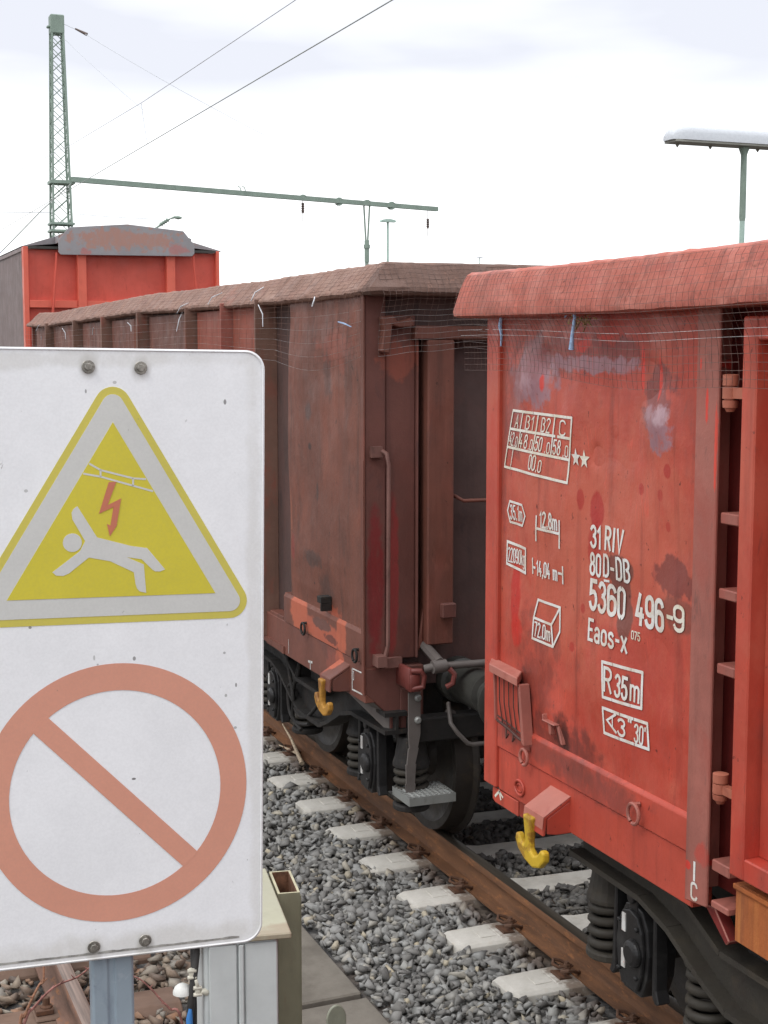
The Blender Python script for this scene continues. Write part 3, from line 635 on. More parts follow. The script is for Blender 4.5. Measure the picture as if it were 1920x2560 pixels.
def wheel_mesh():
    mb = MB()
    pr = [(-.062, .405), (-.066, .452), (-.02, .458), (.035, .464), (.045, .475), (.055, .49), (.068, .488), (.070, .41), (.03, .385), (.012, .33), (.018, .2), (.045, .13), (.085, .12), (.085, .075), (-.085, .075), (-.085, .125), (-.045, .14), (-.03, .2), (-.035, .33), (-.045, .385)]
    mb.lathe(pr, (0, 0, 0), 'x', 40, closed=True); return mb
def bogie(root, yc, fr):
    """two-axle bogie: side frames, coil springs, axle boxes with white stripes, wheels"""
    bg = bpy.data.objects.new('bogie', None); COL.objects.link(bg); bg.parent = root
    org = Vector((TX, yc, 0)); ORG[bg.name] = org; bg.location = org - ORG[root.name]
    for sx in (-1, 1):
        xf = TX + sx * 1.165
        mb = MB(); a = 1.0
        top = [(-1.32, .82), (-.70, .84), (-.46, .80), (-.24, .70), (.24, .70), (.46, .80), (.70, .84), (1.32, .82)]
        bot = [(1.32, .72), (.78, .71), (.58, .66), (.36, .555), (.20, .495), (-.20, .495), (-.36, .555), (-.58, .66), (-.78, .71), (-1.32, .72)]
        P = [(yc + y, z) for y, z in top + bot]
        mb.prism(P, 'x', xf - .008, xf + .008)
        for ch in (top, bot):
            for (y0, z0), (y1, z1) in zip(ch, ch[1:]):
                d = Vector((y1 - y0, z1 - z0)).normalized(); nn = Vector((-d.y, d.x)) * .012
                q = [(yc + y0 + nn.x, z0 + nn.y), (yc + y1 + nn.x, z1 + nn.y), (yc + y1 - nn.x, z1 - nn.y), (yc + y0 - nn.x, z0 - nn.y)]
                mb.prism(q, 'x', xf - .075, xf + .06)
        mb.build('side_frame', fr, bg)
        for sy in (-1, 1):
            ya = yc + sy * .9; xb = TX + sx * 1.15
            mb = MB()                                       # axle box housing: tall oval cover on a body
            q = [(.065, -.165), (.1, -.09), (.112, 0), (.1, .09), (.06, .15), (0, .165), (-.06, .15), (-.1, .09), (-.112, 0), (-.1, -.09), (-.065, -.165)]
            mb.prism([(ya + u, .455 + v * 1.12) for u, v in q], 'x', xb - sx * .10, xb + sx * .03)
            mb.prism([(ya + u * .86, .455 + v * .98) for u, v in q], 'x', xb + sx * .03, xb + sx * .05)
            mb.lathe([(0, .058), (sx * .020, .054), (sx * .028, .034)], (xb + sx * .05, ya - .040, .45), 'x', 24)
            mb.box(xb - sx * .04, xb + sx * .035, ya - .03, ya + .03, .60, .70)
            mb.lathe([(-.02, .026), (sx * .05, .026)], (xb, ya, .665), 'x', 14)
            for by in (-.07, .07):
                for bz in (-.1, .1): mb.lathe([(sx * .03, .012), (sx * .064, .012)], (xb, ya + by * .9, .455 + bz), 'x', 6)
            ab = mb.build('axle_box', M_BLK, bg, bevel=.006, seg=2)
            if sx < 0:
                for z0, z1 in ((.515, .59), (.365, .44)):
                    mb = MB(); mb.box(xb - .0545, xb - .0495, ya + .024, ya + .050, z0, z1); mb.build('white_stripe', M_LETW, bg)
            for dv in (-1, 1):
                ys = ya + dv * .37; xs = TX + sx * 1.06
                mb = MB(); mb.tube(helix((xs, ys), .082, .30, .51, 4.2), .020, 8)
                mb.build('coil_spring', M_UND2, bg, smooth=60)
                mb = MB(); mb.lathe([(.505, .105), (.52, .108), (.56, .095), (.68, .075)], (xs, ys, 0), 'z', 22)
                mb.build('spring_cap', fr, bg, bevel=.006)
                mb = MB(); mb.lathe([(.262, .105), (.295, .105), (.30, .09)], (xs, ys, 0), 'z', 22); mb.build('spring_seat', fr, bg, bevel=.006)
            for dv in (-1, 1):                              # horn guides either side of the box
                mb = MB(); mb.prism([(ya + dv * .135, .70), (ya + dv * .155, .70), (ya + dv * .165, .34), (ya + dv * .185, .29), (ya + dv * .16, .28), (ya + dv * .135, .31)], 'x', xb - .028, xb + .03)
                mb.build('horn_guide', M_BLK, bg, bevel=.005)
            o = wheel0.copy(); COL.objects.link(o); o.parent = bg; o.name = 'wheel'
            o.location = Vector((TX + sx * .752, ya, .462)) - org; o.rotation_euler = (0, 0, math.pi if sx > 0 else 0)
    for sy in (-1, 1):
        mb = MB(); mb.tube([(TX - 1.1, yc + sy * .9, .462), (TX + 1.1, yc + sy * .9, .462)], .075, 16); mb.build('axle', M_UND, bg, smooth=50)
    mb = MB(); mb.box(TX - 1.15, TX + 1.15, yc - .2, yc + .2, .5, .78).box(TX - 1.1, TX + 1.1, yc - 1.38, yc - 1.28, .66, .80).box(TX - 1.1, TX + 1.1, yc + 1.28, yc + 1.38, .66, .8)
    mb.build('bolster', M_UND, bg, bevel=.01)
    return bg
wheel0 = wheel_mesh().build('wheel', M_WHL, smooth=35)

def end_wall(root, y, d, mat, sheet, post, step=True):
    """end of an open wagon at Y = y, facing d (-1 towards the viewer)"""
    m = lambda x: 2 * TX - x
    mb = MB(); mb.box(2.90, m(2.90), y - d * .075, y - d * .115, .95, 3.14)
    mb.build('end_sheet', sheet, root)
    for f in ((lambda x: x), m):
        mb = MB(); mb.box(f(2.862), f(2.985), y, y - d * .07, 1.085, 3.14)
        mb.box(f(2.988), f(3.165), y - d * .012, y - d * .07, 1.12, 3.02); mb.box(f(3.165), f(3.178), y + d * .012, y - d * .07, 1.12, 2.9)
        mb.build('corner_plate', mat, root, bevel=.006)
        mb = MB(); mb.box(f(3.212), f(3.372), y + d * .055, y - d * .072, 1.195, 2.885)
        mb.prism([(f(3.178), 1.20), (f(3.178), 1.15), (f(3.212), 1.197), (f(3.212), 1.4)], 'y', y + d * .004, y - d * .06)
        p = mb.build('end_post', post, root, bevel=.008)
        mb = MB(); mb.box(f(3.285), f(3.37), y + d * .10, y + d * .057, 1.35, 1.432); mb.build('post_block', mat, p, bevel=.006)
        mb = MB(); q = [(2.938, 3.01), (3.01, 3.015), (3.03, 2.985), (3.09, 3.0), (3.115, 3.012), (3.13, 2.96), (3.10, 2.955), (3.04, 2.952), (3.0, 2.965), (2.985, 2.81), (2.935, 2.82), (2.952, 2.94)]
        mb.prism([(f(a), b) for a, b in q], 'y', y + d * .06, y + d * .003); mb.build('corner_bracket', post, root, bevel=.006)
        mb = MB(); mb.box(f(2.89), f(2.955), y + d * .03, y, 2.25, 2.31)
        mb.tube([(f(2.955), y + d * .025, 2.285), (f(2.967), y + d * .06, 2.27), (f(2.972), y + d * .075, 2.21), (f(2.968), y + d * .075, 1.22), (f(2.955), y + d * .07, 1.16)], .0115, 8)
        mb.box(f(2.905), f(2.96), y + d * .085, y + d * .002, 1.10, 1.16); mb.box(f(2.96), f(3.065), y + d * .045, y + d * .015, 1.085, 1.14)
        mb.build('handrail', M_HRL if d < 0 else post, root, smooth=40)
    mb = MB(); mb.box(3.14, m(3.14), y + d * .05, y - d * .07, 2.887, 2.962); mb.build('top_beam', post, root, bevel=.008)
    mb = MB(); mb.tube([(3.385, y - d * .07, 2.03), (3.40, y + d * .01, 2.02), (3.44, y + d * .03, 1.995), (5.0, y + d * .03, 1.985), (5.03, y - d * .07, 2.0)], .011, 8)
    mb.build('crossbar', post, root, smooth=50)
    # buffer beam, buffers, coupler lever
    for f in ((lambda x: x), m):
        mb = MB(); mb.prism([(f(2.865), 1.08), (f(2.865), .935), (f(3.01), .80), (f(3.01), .70), (f(3.215), .68), (f(3.215), 1.08)], 'y', y - d * .0, y - d * .22)
        hs = mb.build('headstock', M2E if root is not w1 else M1, root, bevel=.006)
        mb = MB(); mb.box(f(3.07), f(3.205), y + d * .012, y + d * .0005, .715, .955); mb.build('wear_plate', M2E if root is not w1 else M1, hs, bevel=.003)
    mb = MB(); mb.box(3.215, m(3.215), y - d * .12, y - d * .3, .72, 1.09); mb.build('buffer_beam', M_UND, root)
    for f in ((lambda x: x), m):
        c = f(3.452)
        mb = MB(); mb.lathe([(d * -.2, .13), (0, .13), (d * .02, .112), (d * .36, .112), (d * .37, .085), (d * .53, .085), (d * .535, .16), (d * .56, .165), (d * .575, .13)], (c, y, .965), 'y', 28)
        mb.build('buffer', M_BUF, root, smooth=40)
        mb = MB(); gq = [Vector((f(3.34), y + d * .06, .86)), Vector((f(3.31), y + d * .16, .77)), Vector((f(3.34), y + d * .18, .72)), Vector((f(3.40), y + d * .19, .655)), Vector((f(3.43), y + d * .19, .645)), Vector((f(3.62), y + d * .19, .645))]
        mb.tube(gq, .013, 8); mb.lathe([(0, .02), (d * .06, .02)], (f(3.36), y + d * .02, .80), 'y', 12); mb.build('grab_iron', M_STRAP, root, smooth=50)
    mb = MB(); mb.tube([(3.13, y + d * .2, 1.10), (3.20, y + d * .22, 1.115)], .022, 10); mb.tube([(3.17, y + d * .22, 1.11), (3.25, y + d * .22, 1.115)], .036, 12); mb.tube([(3.25, y + d * .22, 1.112), (4.3, y + d * .22, 1.10)], .021, 10)
    mb.tube([(3.215, y + d * .22, 1.13), (3.22, y - d * .03, 1.19), (3.24, y - d * .05, 1.25)], .03, 8)
    mb.build('coupler_shaft', M_STRAP, root, smooth=45)
    mb = MB(); mb.box(3.045, 3.07, y + d * .19, y, .985, 1.105); mb.tube([(3.06, y + d * .18, 1.09), (3.11, y + d * .2, 1.09), (3.132, y + d * .2, 1.06), (3.125, y + d * .2, 1.0), (3.06, y + d * .18, .99)], .016, 8)
    mb.box(3.05, 3.11, y + d * .195, y + d * .12, .975, 1.07); mb.build('coupler_lever', M_REDB, root, bevel=.003, smooth=45)
    mb = MB(); mb.tube([(3.26, y + d * .25, 1.10), (3.285, y + d * .26, 1.07), (3.275, y + d * .26, 1.02), (3.24, y + d * .25, 1.0)], .016, 8); mb.build('lever_hook', M_REDB, root, smooth=45)
    mb = MB(); mb.tube([(TX, y - d * .2, 1.03), (TX, y + d * .25, 1.03), (TX, y + d * .34, .99), (TX, y + d * .36, 1.06), (TX, y + d * .28, 1.10)], .035, 10); mb.build('draw_hook', M_UND, root, smooth=50)
    # hanging step
    if not step: return
    mb = MB(); y1 = y + d * .13
    sp = [(3.105, y1, .955), (3.105, y1, .72), (3.10, y1, .64), (3.085, y1 + .0, .55), (3.082, y1, .44), (3.083, y1, .385)]
    for (xa, ya, za), (xb, yb, zb) in zip(sp, sp[1:]):
        tw0 = .035 if za > .68 else .03; tw1 = .035 if zb > .68 else .024
        mb.add([(xa - tw0, ya, za), (xa + tw0, ya, za), (xb + tw1, yb, zb), (xb - tw1, yb, zb), (xa - tw0, ya - d * .014, za), (xa + tw0, ya - d * .014, za), (xb + tw1, yb - d * .014, zb), (xb - tw1, yb - d * .014, zb)],
               [(0, 1, 2, 3), (4, 7, 6, 5), (0, 3, 7, 4), (1, 5, 6, 2), (0, 4, 5, 1), (3, 2, 6, 7)])
        st = mb
    s_ = mb.build('step_hanger', M_STRAP, root)
    mb = MB()
    for z in (.925, .80): mb.lathe([(0, .02), (d * .012, .02), (d * .02, .012)], (3.122, y1, z), 'y', 14)
    mb.build('hanger_bolt', M_GALV, s_, smooth=40)
    mb = MB(); a0, a1 = y + d * .225, y - d * .015                       # grating: frame, bearing bars, toothed cross bars
    ya, yb = min(a0, a1), max(a0, a1)
    for yy in (ya, yb): mb.box(3.033, 3.312, yy - .004, yy + .004, .345, .392)
    for xx in (3.033, 3.308): mb.box(xx, xx + .006, ya + .004, yb - .004, .345, .392)
    mb.slot(1)
    for i in range(1, 9): xx = 3.036 + .275 * i / 9; mb.box(xx - .003, xx + .005, ya + .004, yb - .004, .362, .394)
    for i in range(1, 8): yy = ya + (yb - ya) * i / 8; mb.box(3.040, 3.307, yy - .005, yy + .005, .362, .3915)
    mb.slot(2).box(3.04, 3.307, ya + .005, yb - .005, .347, .353)
    mb.build('step_plate', [M_GALV, M_GRATE, M_UND2], s_)

def shell(root, mat, y0, y1, x0=2.95, z0=.95, z1=3.12):
    mb = MB(); x1 = 2 * TX - x0; w = .04
    mb.box(x0, x0 + w, y0, y1, z0, z1).box(x1 - w, x1, y0, y1, z0, z1).box(x0 + w + .002, x1 - w - .002, y0 + .01, y1 - .01, 1.02, 1.10)
    return mb.build('body_shell', mat, root)
def underframe(root, y0, y1):
    mb = MB()
    for x in (TX - .16, TX + .10): mb.box(x, x + .06, y0 + .2, y1 - .2, .72, 1.02)
    n = int((y1 - y0) / 1.4)
    for i in range(n + 1):
        y = y0 + .35 + (y1 - y0 - .7) * i / n; mb.box(2.98, TX - .165, y - .04, y + .04, .84, 1.0); mb.box(TX + .165, 5.42, y - .04, y + .04, .84, 1.0)
    mb.box(TX - .4, TX + .4, y0 + 4.6, y0 + 5.6, .55, .8)
    return mb.build('underframe', M_UND, root, bevel=.006)

# ================= red wagon on the right
w1 = empty('freight_wagon', O1, 'bright red open freight wagon at the right with white stencilled numbers and load table', 'freight wagon', 'freight wagons of the train')
Y1 = 5.847
def dent1(y, z):
    """dents and bulges of the sheet (positive = towards the viewer)"""
    e = min(1, max(0, (5.73 - y) / .12)) * min(1, max(0, (y - 4.23) / .08)) * min(1, max(0, (z - 1.2) / .1)) * min(1, max(0, (3.0 - z) / .08))
    d = .012 * fbm(y * 1.4, z * 1.2, 3.3, 2) + .006 * fbm(y * 3.4 + 4, z * 2.6, 1.2, 3)
    for cy, cz, r, a in ((5.45, 2.72, .10, .016), (5.33, 2.79, .05, -.014), (4.47, 2.58, .09, .016), (4.52, 2.70, .08, -.012), (5.05, 2.55, .12, .008), (4.92, 2.42, .035, -.011), (4.62, 1.76, .10, .006), (4.45, 1.70, .14, -.010), (5.02, 2.78, .14, .006), (5.2, 1.3, .10, .012), (4.74, 1.88, .09, -.009)):
        q = ((y - cy) ** 2 + (z - cz) ** 2) / r ** 2
        if q < 9: d += a * math.exp(-q)
    return d * e * 1.5
def P1(y, z, lift=0.0): return (2.866 - dent1(y, z) - lift, y, z)
mb = MB(); mb.grid(110, 130, lambda u, v: P1(5.728 - u * 1.52, 1.185 + v * 1.83))
edge = [(2.866, 5.728), (2.866, 4.208)]
mb.box(2.872, 2.95, 4.21, 5.727, 1.187, 3.01)
mb.build('side_panel', M1P, w1, smooth=60)
shell(w1, M1REC, -6.5, 5.74)
mb = MB(); mb.prism([(2.846, 5.729), (2.846, 5.847), (2.95, 5.847), (2.95, 5.729)], 'z', .876, 2.985); mb.build('corner_post', M1, w1, bevel=.006)
mb = MB(); mb.box(2.862, 2.95, 4.20, 5.727, .870, 1.066); mb.build('sill', M1S, w1, bevel=.005)
mb = MB(); mb.prism([(2.853, 1.069), (2.853, 1.19), (2.866, 1.206), (2.95, 1.206), (2.95, 1.069)], 'y', 4.205, 5.726); mb.build('lower_band', M1S, w1, bevel=.003)
mb = MB(); mb.prism([(5.785, .866), (5.785, .812), (5.76, .80), (5.535, .80), (5.535, .866)], 'x', 2.862, 2.872); mb.build('marking_plate', M1, w1, bevel=.002)
mb = MB(); mb.prism([(4.196, .91), (4.067, .925), (4.067, 2.972), (4.196, 2.972)], 'x', 2.828, 2.842); mb.box(2.8422, 2.95, 4.165, 4.196, .95, 2.972); mb.slot(1).prism([(4.15, .90), (4.09, .91), (4.0, .82), (4.02, .80)], 'x', 2.88, 2.93)
mb.build('door_post', [M1POST, M1REC], w1, bevel=.004)
for z0, z1 in ((2.252, 2.29), (2.0, 2.035), (1.745, 1.78), (1.06, 1.10), (.93, .955)):
    mb = MB(); mb.box(2.843, 2.95, 3.96, 4.060, z0, z1); mb.build('recess_bracket', M1POST, w1, bevel=.004)
# door with frame, recessed leaf and hinges
mb = MB(); ya, yb, za, zb = 2.28, 3.915, 1.10, 2.932; w = .075
mb.box(2.81, 2.885, yb - w, yb, za, zb).box(2.81, 2.885, ya, ya + w, za, zb).box(2.812, 2.885, ya + w, yb - w, zb - w, zb).box(2.812, 2.885, ya + w, yb - w, za, za + w)
door = mb.build('door', M1, w1, bevel=.005)
mb = MB(); mb.box(2.872, 2.90, ya + w, yb - w, za + w, zb - w)
for yy in (3.70, 3.30, 2.9, 2.5): mb.prism([(2.872, yy - .035), (2.842, yy - .022), (2.842, yy + .022), (2.872, yy + .035)], 'z', za + w, zb - w)
mb.build('door_leaf', M1, door, bevel=.003)
for z0, z1 in ((2.625, 2.748), (1.305, 1.41)):
    mb = MB(); h = (z1 - z0); c = (2.845, 4.022, z0)
    mb.lathe([(0, .013), (.012, .019), (.014, .025), (h * .30, .027), (h * .31, .020), (h * .34, .020), (h * .35, .027), (h * .66, .027), (h * .67, .02), (h * .69, .02), (h * .70, .027), (h * .98, .027), (h, .02)], c, 'z', 18)
    mb.box(2.835, 2.86, 3.915, 4.01, z0 + h * .36, z0 + h * .65); mb.build('hinge', M1H, door, smooth=40)
mb = MB(); mb.box(2.858, 2.95, -6.2, 3.94, .853, 1.056); mb.prism([(2.845, 1.04), (2.845, 1.056), (2.858, 1.056), (2.858, 1.03)], 'y', -6.2, 3.94); mb.build('door_sill', M1RUST, w1, bevel=.003)
# rest of the near side, towards and past the viewer, and the far side
for yy in (2.0, .55, -1.0, -2.6, -4.2, -5.3):
    mb = MB(); mb.box(2.828, 2.95, yy - .06, yy + .06, .9, 2.97); mb.build('side_post', M1POST, w1, bevel=.006)
mb = MB(); mb.box(5.452, 5.54, -6.6, Y1, .87, 1.2)
for i in range(10): yy = -6.4 + i * 1.36; mb.box(5.452, 5.57, yy - .05, yy + .05, 1.2, 2.97)
mb.build('far_side_frame', M1, w1, bevel=.006)
rim(w1, M1RIM, 2.742, 2 * TX - 2.742, -6.75, 5.97, [(.10, .10, 2.968), (.02, .02, 2.968), (.002, .002, 2.976), (0, 0, 2.995), (.012, .004, 3.04), (.028, .010, 3.09), (.045, .014, 3.135), (.056, .02, 3.158), (.075, .04, 3.168), (.13, .1, 3.170), (.2, .17, 3.16), (.22, .19, 3.12), (.22, .19, 2.97)], .0075, 1.7, .012)
rope_hook(w1, 0, 0, M1S, M_YEL, M1DUST)
ring_eye(w1, 5.42, 1.10, M1POST, 2.84); ring_eye(w1, 4.54, 1.115, M1POST, 2.84, .038)
mb = MB(); mb.tube([(2.858, 5.515 + .042 * math.cos(R(a)), .935 + .032 * math.sin(R(a))) for a in range(0, 361, 20)], .006, 6); mb.tube([(2.859, 5.515 + .026 * math.cos(R(a)), .935 + .016 * math.sin(R(a))) for a in range(0, 361, 30)], .003, 5)
mb.build('maker_plate', M1S, w1, smooth=50)
mb = MB(); mb.box(2.826, 2.868, 5.155, 5.262, 1.298, 1.304).prism([(5.268, 1.325), (5.262, 1.325), (5.255, 1.298), (5.262, 1.298)], 'x', 2.83, 2.866).prism([(5.175, 1.298), (5.155, 1.298), (5.12, 1.225), (5.132, 1.225)], 'x', 2.845, 2.866).prism([(5.225, 1.298), (5.20, 1.298), (5.20, 1.25), (5.215, 1.25)], 'x', 2.835, 2.866)
mb.build('lamp_iron', M1POST, w1, bevel=.003)
# clip-on label cage
mb = MB(); mb.add([(2.80, 5.705, 1.452), (2.862, 5.80, 1.462), (2.862, 5.51, 1.452), (2.80, 5.435, 1.442), (2.80, 5.705, 1.415), (2.862, 5.80, 1.43), (2.862, 5.51, 1.415), (2.80, 5.435, 1.405)], [(0, 1, 2, 3), (4, 7, 6, 5), (0, 4, 5, 1), (1, 5, 6, 2), (2, 6, 7, 3), (3, 7, 4, 0)])
lc = mb.build('label_cage', M1DUST, w1, bevel=.003)
mb = MB()
for i in range(5): yy = 5.655 - i * .045; mb.tube([(2.826, yy, 1.415), (2.822, yy - .012, 1.30), (2.83, yy - .03, 1.19)], .0032, 5)
mb.tube([(2.83, 5.68, 1.20), (2.825, 5.56, 1.19), (2.822, 5.45, 1.172), (2.828, 5.40, 1.168)], .006, 6); mb.tube([(2.832, 5.68, 1.222), (2.83, 5.42, 1.19)], .0035, 5)
mb.tube([(2.825, 5.58, 1.19), (2.815, 5.56, 1.15), (2.82, 5.55, 1.17)], .0045, 5); mb.tube([(2.825, 5.51, 1.185), (2.815, 5.50, 1.15), (2.82, 5.49, 1.165)], .0045, 5)
mb.build('cage_wire', weathered('dark_wire', (80, 52, 45), rough=.7), lc, smooth=50)
mb = MB(); mb.prism([(5.455, 1.412), (5.437, 1.412), (5.392, 1.155), (5.418, 1.165)], 'x', 2.812, 2.862); mb.build('cage_side', M1POST, lc, bevel=.003)
mb = MB(); mb.prism([(5.712, 1.425), (5.703, 1.425), (5.685, 1.2), (5.694, 1.2)], 'x', 2.822, 2.84); mb.build('cage_side', M1POST, lc, bevel=.003)
mb = MB(); mb.prism([(5.70, 1.412), (5.456, 1.405), (5.42, 1.18), (5.685, 1.21)], 'x', 2.834, 2.842); mb.build('cage_back', M1, lc, bevel=.002)
def f1(u, v): return P1(u, v, .0034)
def wr(name, items, mat=M_LET):
    mb = MB(); items(mb); return mb.build(name, mat, w1)
def row(mb, s, yl, yr, z0, z1, wt=.16): write(mb, s, 0, z0, z1 - z0, yl - yr, lambda u, v: f1(yl - u, v), wt * 1.02)
def lines(mb, segs, t, fn=f1):
    for s in segs:
        pts = []                      # follow the dents
        for (a, b), (c, d) in zip(s, s[1:]):
            n = max(1, int(math.hypot(c - a, d - b) / .05)); pts += [(a + (c - a) * i / n, b + (d - b) * i / n) for i in range(n)]
        pts.append(s[-1]); ribbon(mb, pts, t, fn)
wr('wagon_number', lambda mb: (row(mb, '31', 4.942, 4.872, 2.066, 2.146, .17), row(mb, 'RIV', 4.83, 4.70, 2.07, 2.153, .17),
    row(mb, '80', 4.948, 4.868, 1.957, 2.038, .16), row(mb, 'D-DB', 4.838, 4.652, 1.965, 2.046, .15), lines(mb, [[(4.835, 1.946), (4.80, 1.948)]], .009),
    row(mb, '536O', 4.94, 4.695, 1.822, 1.932, .16)))
wr('wagon_number', lambda mb: row(mb, '496', 4.60, 4.425, 1.822, 1.93, .17))
wr('wagon_number', lambda mb: (row(mb, '-', 4.395, 4.355, 1.845, 1.93, .17), row(mb, '9', 4.345, 4.29, 1.843, 1.928, .17)), M_LETC)
wr('class_letters', lambda mb: row(mb, 'Eaos-x', 4.943, 4.66, 1.698, 1.777, .16)); wr('class_letters', lambda mb: row(mb, '075', 4.625, 4.57, 1.758, 1.788, .17), M_LETC)
def quad(TL, TR, BR, BL):
    def q(s, t):
        a = [TL[i] + (TR[i] - TL[i]) * s for i in (0, 1)]; b = [BL[i] + (BR[i] - BL[i]) * s for i in (0, 1)]
        return a[0] + (b[0] - a[0]) * t, a[1] + (b[1] - a[1]) * t
    return q
TQ = quad((5.613, 2.571), (5.08, 2.561), (5.121, 2.300), (5.693, 2.324))
def tq(s, t): return f1(*TQ(s, t))
def table(mb):
    def ln(a, b, c, d, t=.011):
        p, q = TQ(a, b), TQ(c, d); lines(mb, [[p, q]], t)
    ln(0, 0, .36, 0); ln(.38, 0, .69, 0); ln(.71, 0, 1, 0); ln(0, .32, .76, .32); ln(.80, .32, 1, .32); ln(0, .645, 1, .645); ln(0, 1, .62, 1); ln(.63, 1, 1, 1)
    ln(1, 0, 1, 1); ln(0, 0, 0, 1, .009); ln(.19, 0, .19, .30, .008); ln(.455, 0, .455, .645, .009); ln(.73, 0, .73, .645, .009); ln(.2, .33, .2, .645, .007); ln(.11, .66, .11, 1, .006)
    def tx(s, a0, a1, b0, b1, w=.125):                # text inside the skewed table
        wp, hp = (a1 - a0) * .55, (b1 - b0) * .258
        write(mb, s, 0, 0, hp, wp, lambda u, v: tq(a0 + u / .55, b1 - v / .258), w)
    for s, a0, a1, b0, b1 in (('A', .08, .14, .06, .28), ('B1', .27, .40, .06, .28), ('B2', .53, .67, .06, .28), ('C', .82, .91, .06, .29),
                              ('42', .025, .095, .38, .60), ('.0', .115, .17, .44, .61), ('4', .21, .255, .38, .60), ('8', .29, .34, .38, .60), ('.0', .375, .435, .44, .61), ('50', .48, .575, .38, .60), ('.0', .63, .70, .44, .61), ('58', .755, .855, .38, .60), ('.0', .90, .97, .44, .61),
                              ('00', .42, .52, .69, .93), ('.0', .54, .61, .75, .94)):
        tx(s, a0, a1, b0, b1)
M_LETT = m_letter('table_stencil_paint', (224, 221, 211), (212, 203, 182), .05)
wr('load_table', table, M_LETT)
def star(mb, y, z, r):
    q = [(r * (1 if k % 2 == 0 else .42) * math.sin(math.pi * k / 5), r * (1 if k % 2 == 0 else .42) * math.cos(math.pi * k / 5)) for k in range(10)]
    mb.add([f1(y, z)] + [f1(y - a, z + b * 1.15) for a, b in q], [(0, 1 + k, 1 + (k + 1) % 10) for k in range(10)])
wr('star_mark', lambda mb: star(mb, 5.055, 2.405, .034)); wr('star_mark', lambda mb: star(mb, 4.995, 2.402, .034), M_LETC)
def hexa(mb):
    q = [(5.632, 2.178), (5.515, 2.172), (5.482, 2.128), (5.512, 2.084), (5.628, 2.088), (5.655, 2.135)]; lines(mb, [q + [q[0]]], .010)
    row(mb, '35.1m', 5.625, 5.515, 2.102, 2.162, .13)
wr('floor_area_mark', hexa)
def beam(mb):
    lines(mb, [[(5.37, 2.14), (5.374, 2.038)], [(5.178, 2.14), (5.178, 2.03)], [(5.372, 2.089), (5.178, 2.088)]], .011); row(mb, '12.8m', 5.335, 5.20, 2.10, 2.162, .16)
wr('length_mark', beam)
def tare(mb):
    q = [(5.652, 2.0), (5.48, 1.988), (5.48, 1.885), (5.655, 1.902)]; lines(mb, [q + [q[0]]], .012); row(mb, '22090kg', 5.64, 5.49, 1.915, 1.975, .12)
wr('tare_mark', tare)
def leng(mb):
    lines(mb, [[(5.412, 1.956), (5.408, 1.895)], [(5.41, 1.922), (5.385, 1.920)], [(5.153, 1.955), (5.155, 1.888)], [(5.155, 1.925), (5.19, 1.925)]], .010); row(mb, '14,04 m', 5.37, 5.205, 1.892, 1.952, .15)
wr('length_mark', leng)
def volume(mb):
    p = [(5.36, 1.789), (5.176, 1.785), (5.173, 1.686), (5.225, 1.614), (5.403, 1.618), (5.398, 1.707)]
    lines(mb, [p + [p[0]], [(5.398, 1.707), (5.248, 1.702), (5.176, 1.785)], [(5.248, 1.702), (5.225, 1.614)]], .011); row(mb, '72.0m', 5.385, 5.255, 1.632, 1.690, .14)
wr('volume_mark', volume)
def brk(mb, q, gaps, t):
    for (a, b), gp in zip(zip(q, q[1:] + q[:1]), gaps):
        st = [0] + [x for g in gp for x in (g - .02, g + .02)] + [1]
        for i in range(0, len(st), 2): lines(mb, [[(a[0] + (b[0] - a[0]) * st[i], a[1] + (b[1] - a[1]) * st[i]), (a[0] + (b[0] - a[0]) * st[i + 1], a[1] + (b[1] - a[1]) * st[i + 1])]], t)
def radius(mb):
    brk(mb, [(4.825, 1.631), (4.56, 1.642), (4.557, 1.507), (4.818, 1.494)], [(.26, .74), (.52,), (.26, .74), (.48,)], .012)
    row(mb, 'R', 4.808, 4.76, 1.522, 1.612, .14); row(mb, '35', 4.728, 4.648, 1.52, 1.60, .16); row(mb, 'm', 4.625, 4.575, 1.525, 1.61, .13)
wr('radius_mark', radius)
def angle(mb):
    brk(mb, [(4.82, 1.451), (4.516, 1.460), (4.50, 1.367), (4.807, 1.355)], [(.42, .73), (.06, .94), (.30, .63), (.06, .94)], .012)
    lines(mb, [[(4.72, 1.447), (4.785, 1.41), (4.715, 1.378)]], .011); lines(mb, [[(4.745, 1.432), (4.742, 1.395)]], .008)
    row(mb, '3', 4.70, 4.655, 1.375, 1.437, .17); row(mb, '"', 4.635, 4.61, 1.38, 1.452, .14); row(mb, "30'", 4.59, 4.525, 1.374, 1.44, .14)
wr('angle_mark', angle)
mb = MB(); fp = lambda u, v: (2.8265, u, v)
ribbon(mb, [(4.137, 1.062), (4.137, 1.0)], .012, fp); write(mb, 'C', 0, .93, .058, .032, lambda u, v: fp(4.152 - u, v), .17); mb.build('post_letters', M_LET, w1)
mb = MB(); fp = lambda u, v: (2.8605, u, v); ribbon(mb, [(5.755, .83), (5.715, .862), (5.70, .83)], .012, fp); ribbon(mb, [(5.715, .862), (5.68, .845)], .010, fp); mb.build('corner_mark', M_LETC, w1)
end_wall(w1, Y1, 1, M1, M1REC, M1, False)
end_wall(w1, -6.6, -1, M1, M1REC, M1, False)
underframe(w1, -6.6, Y1); bogie(w1, 3.93, M_UND2); bogie(w1, -4.7, M_UND2)

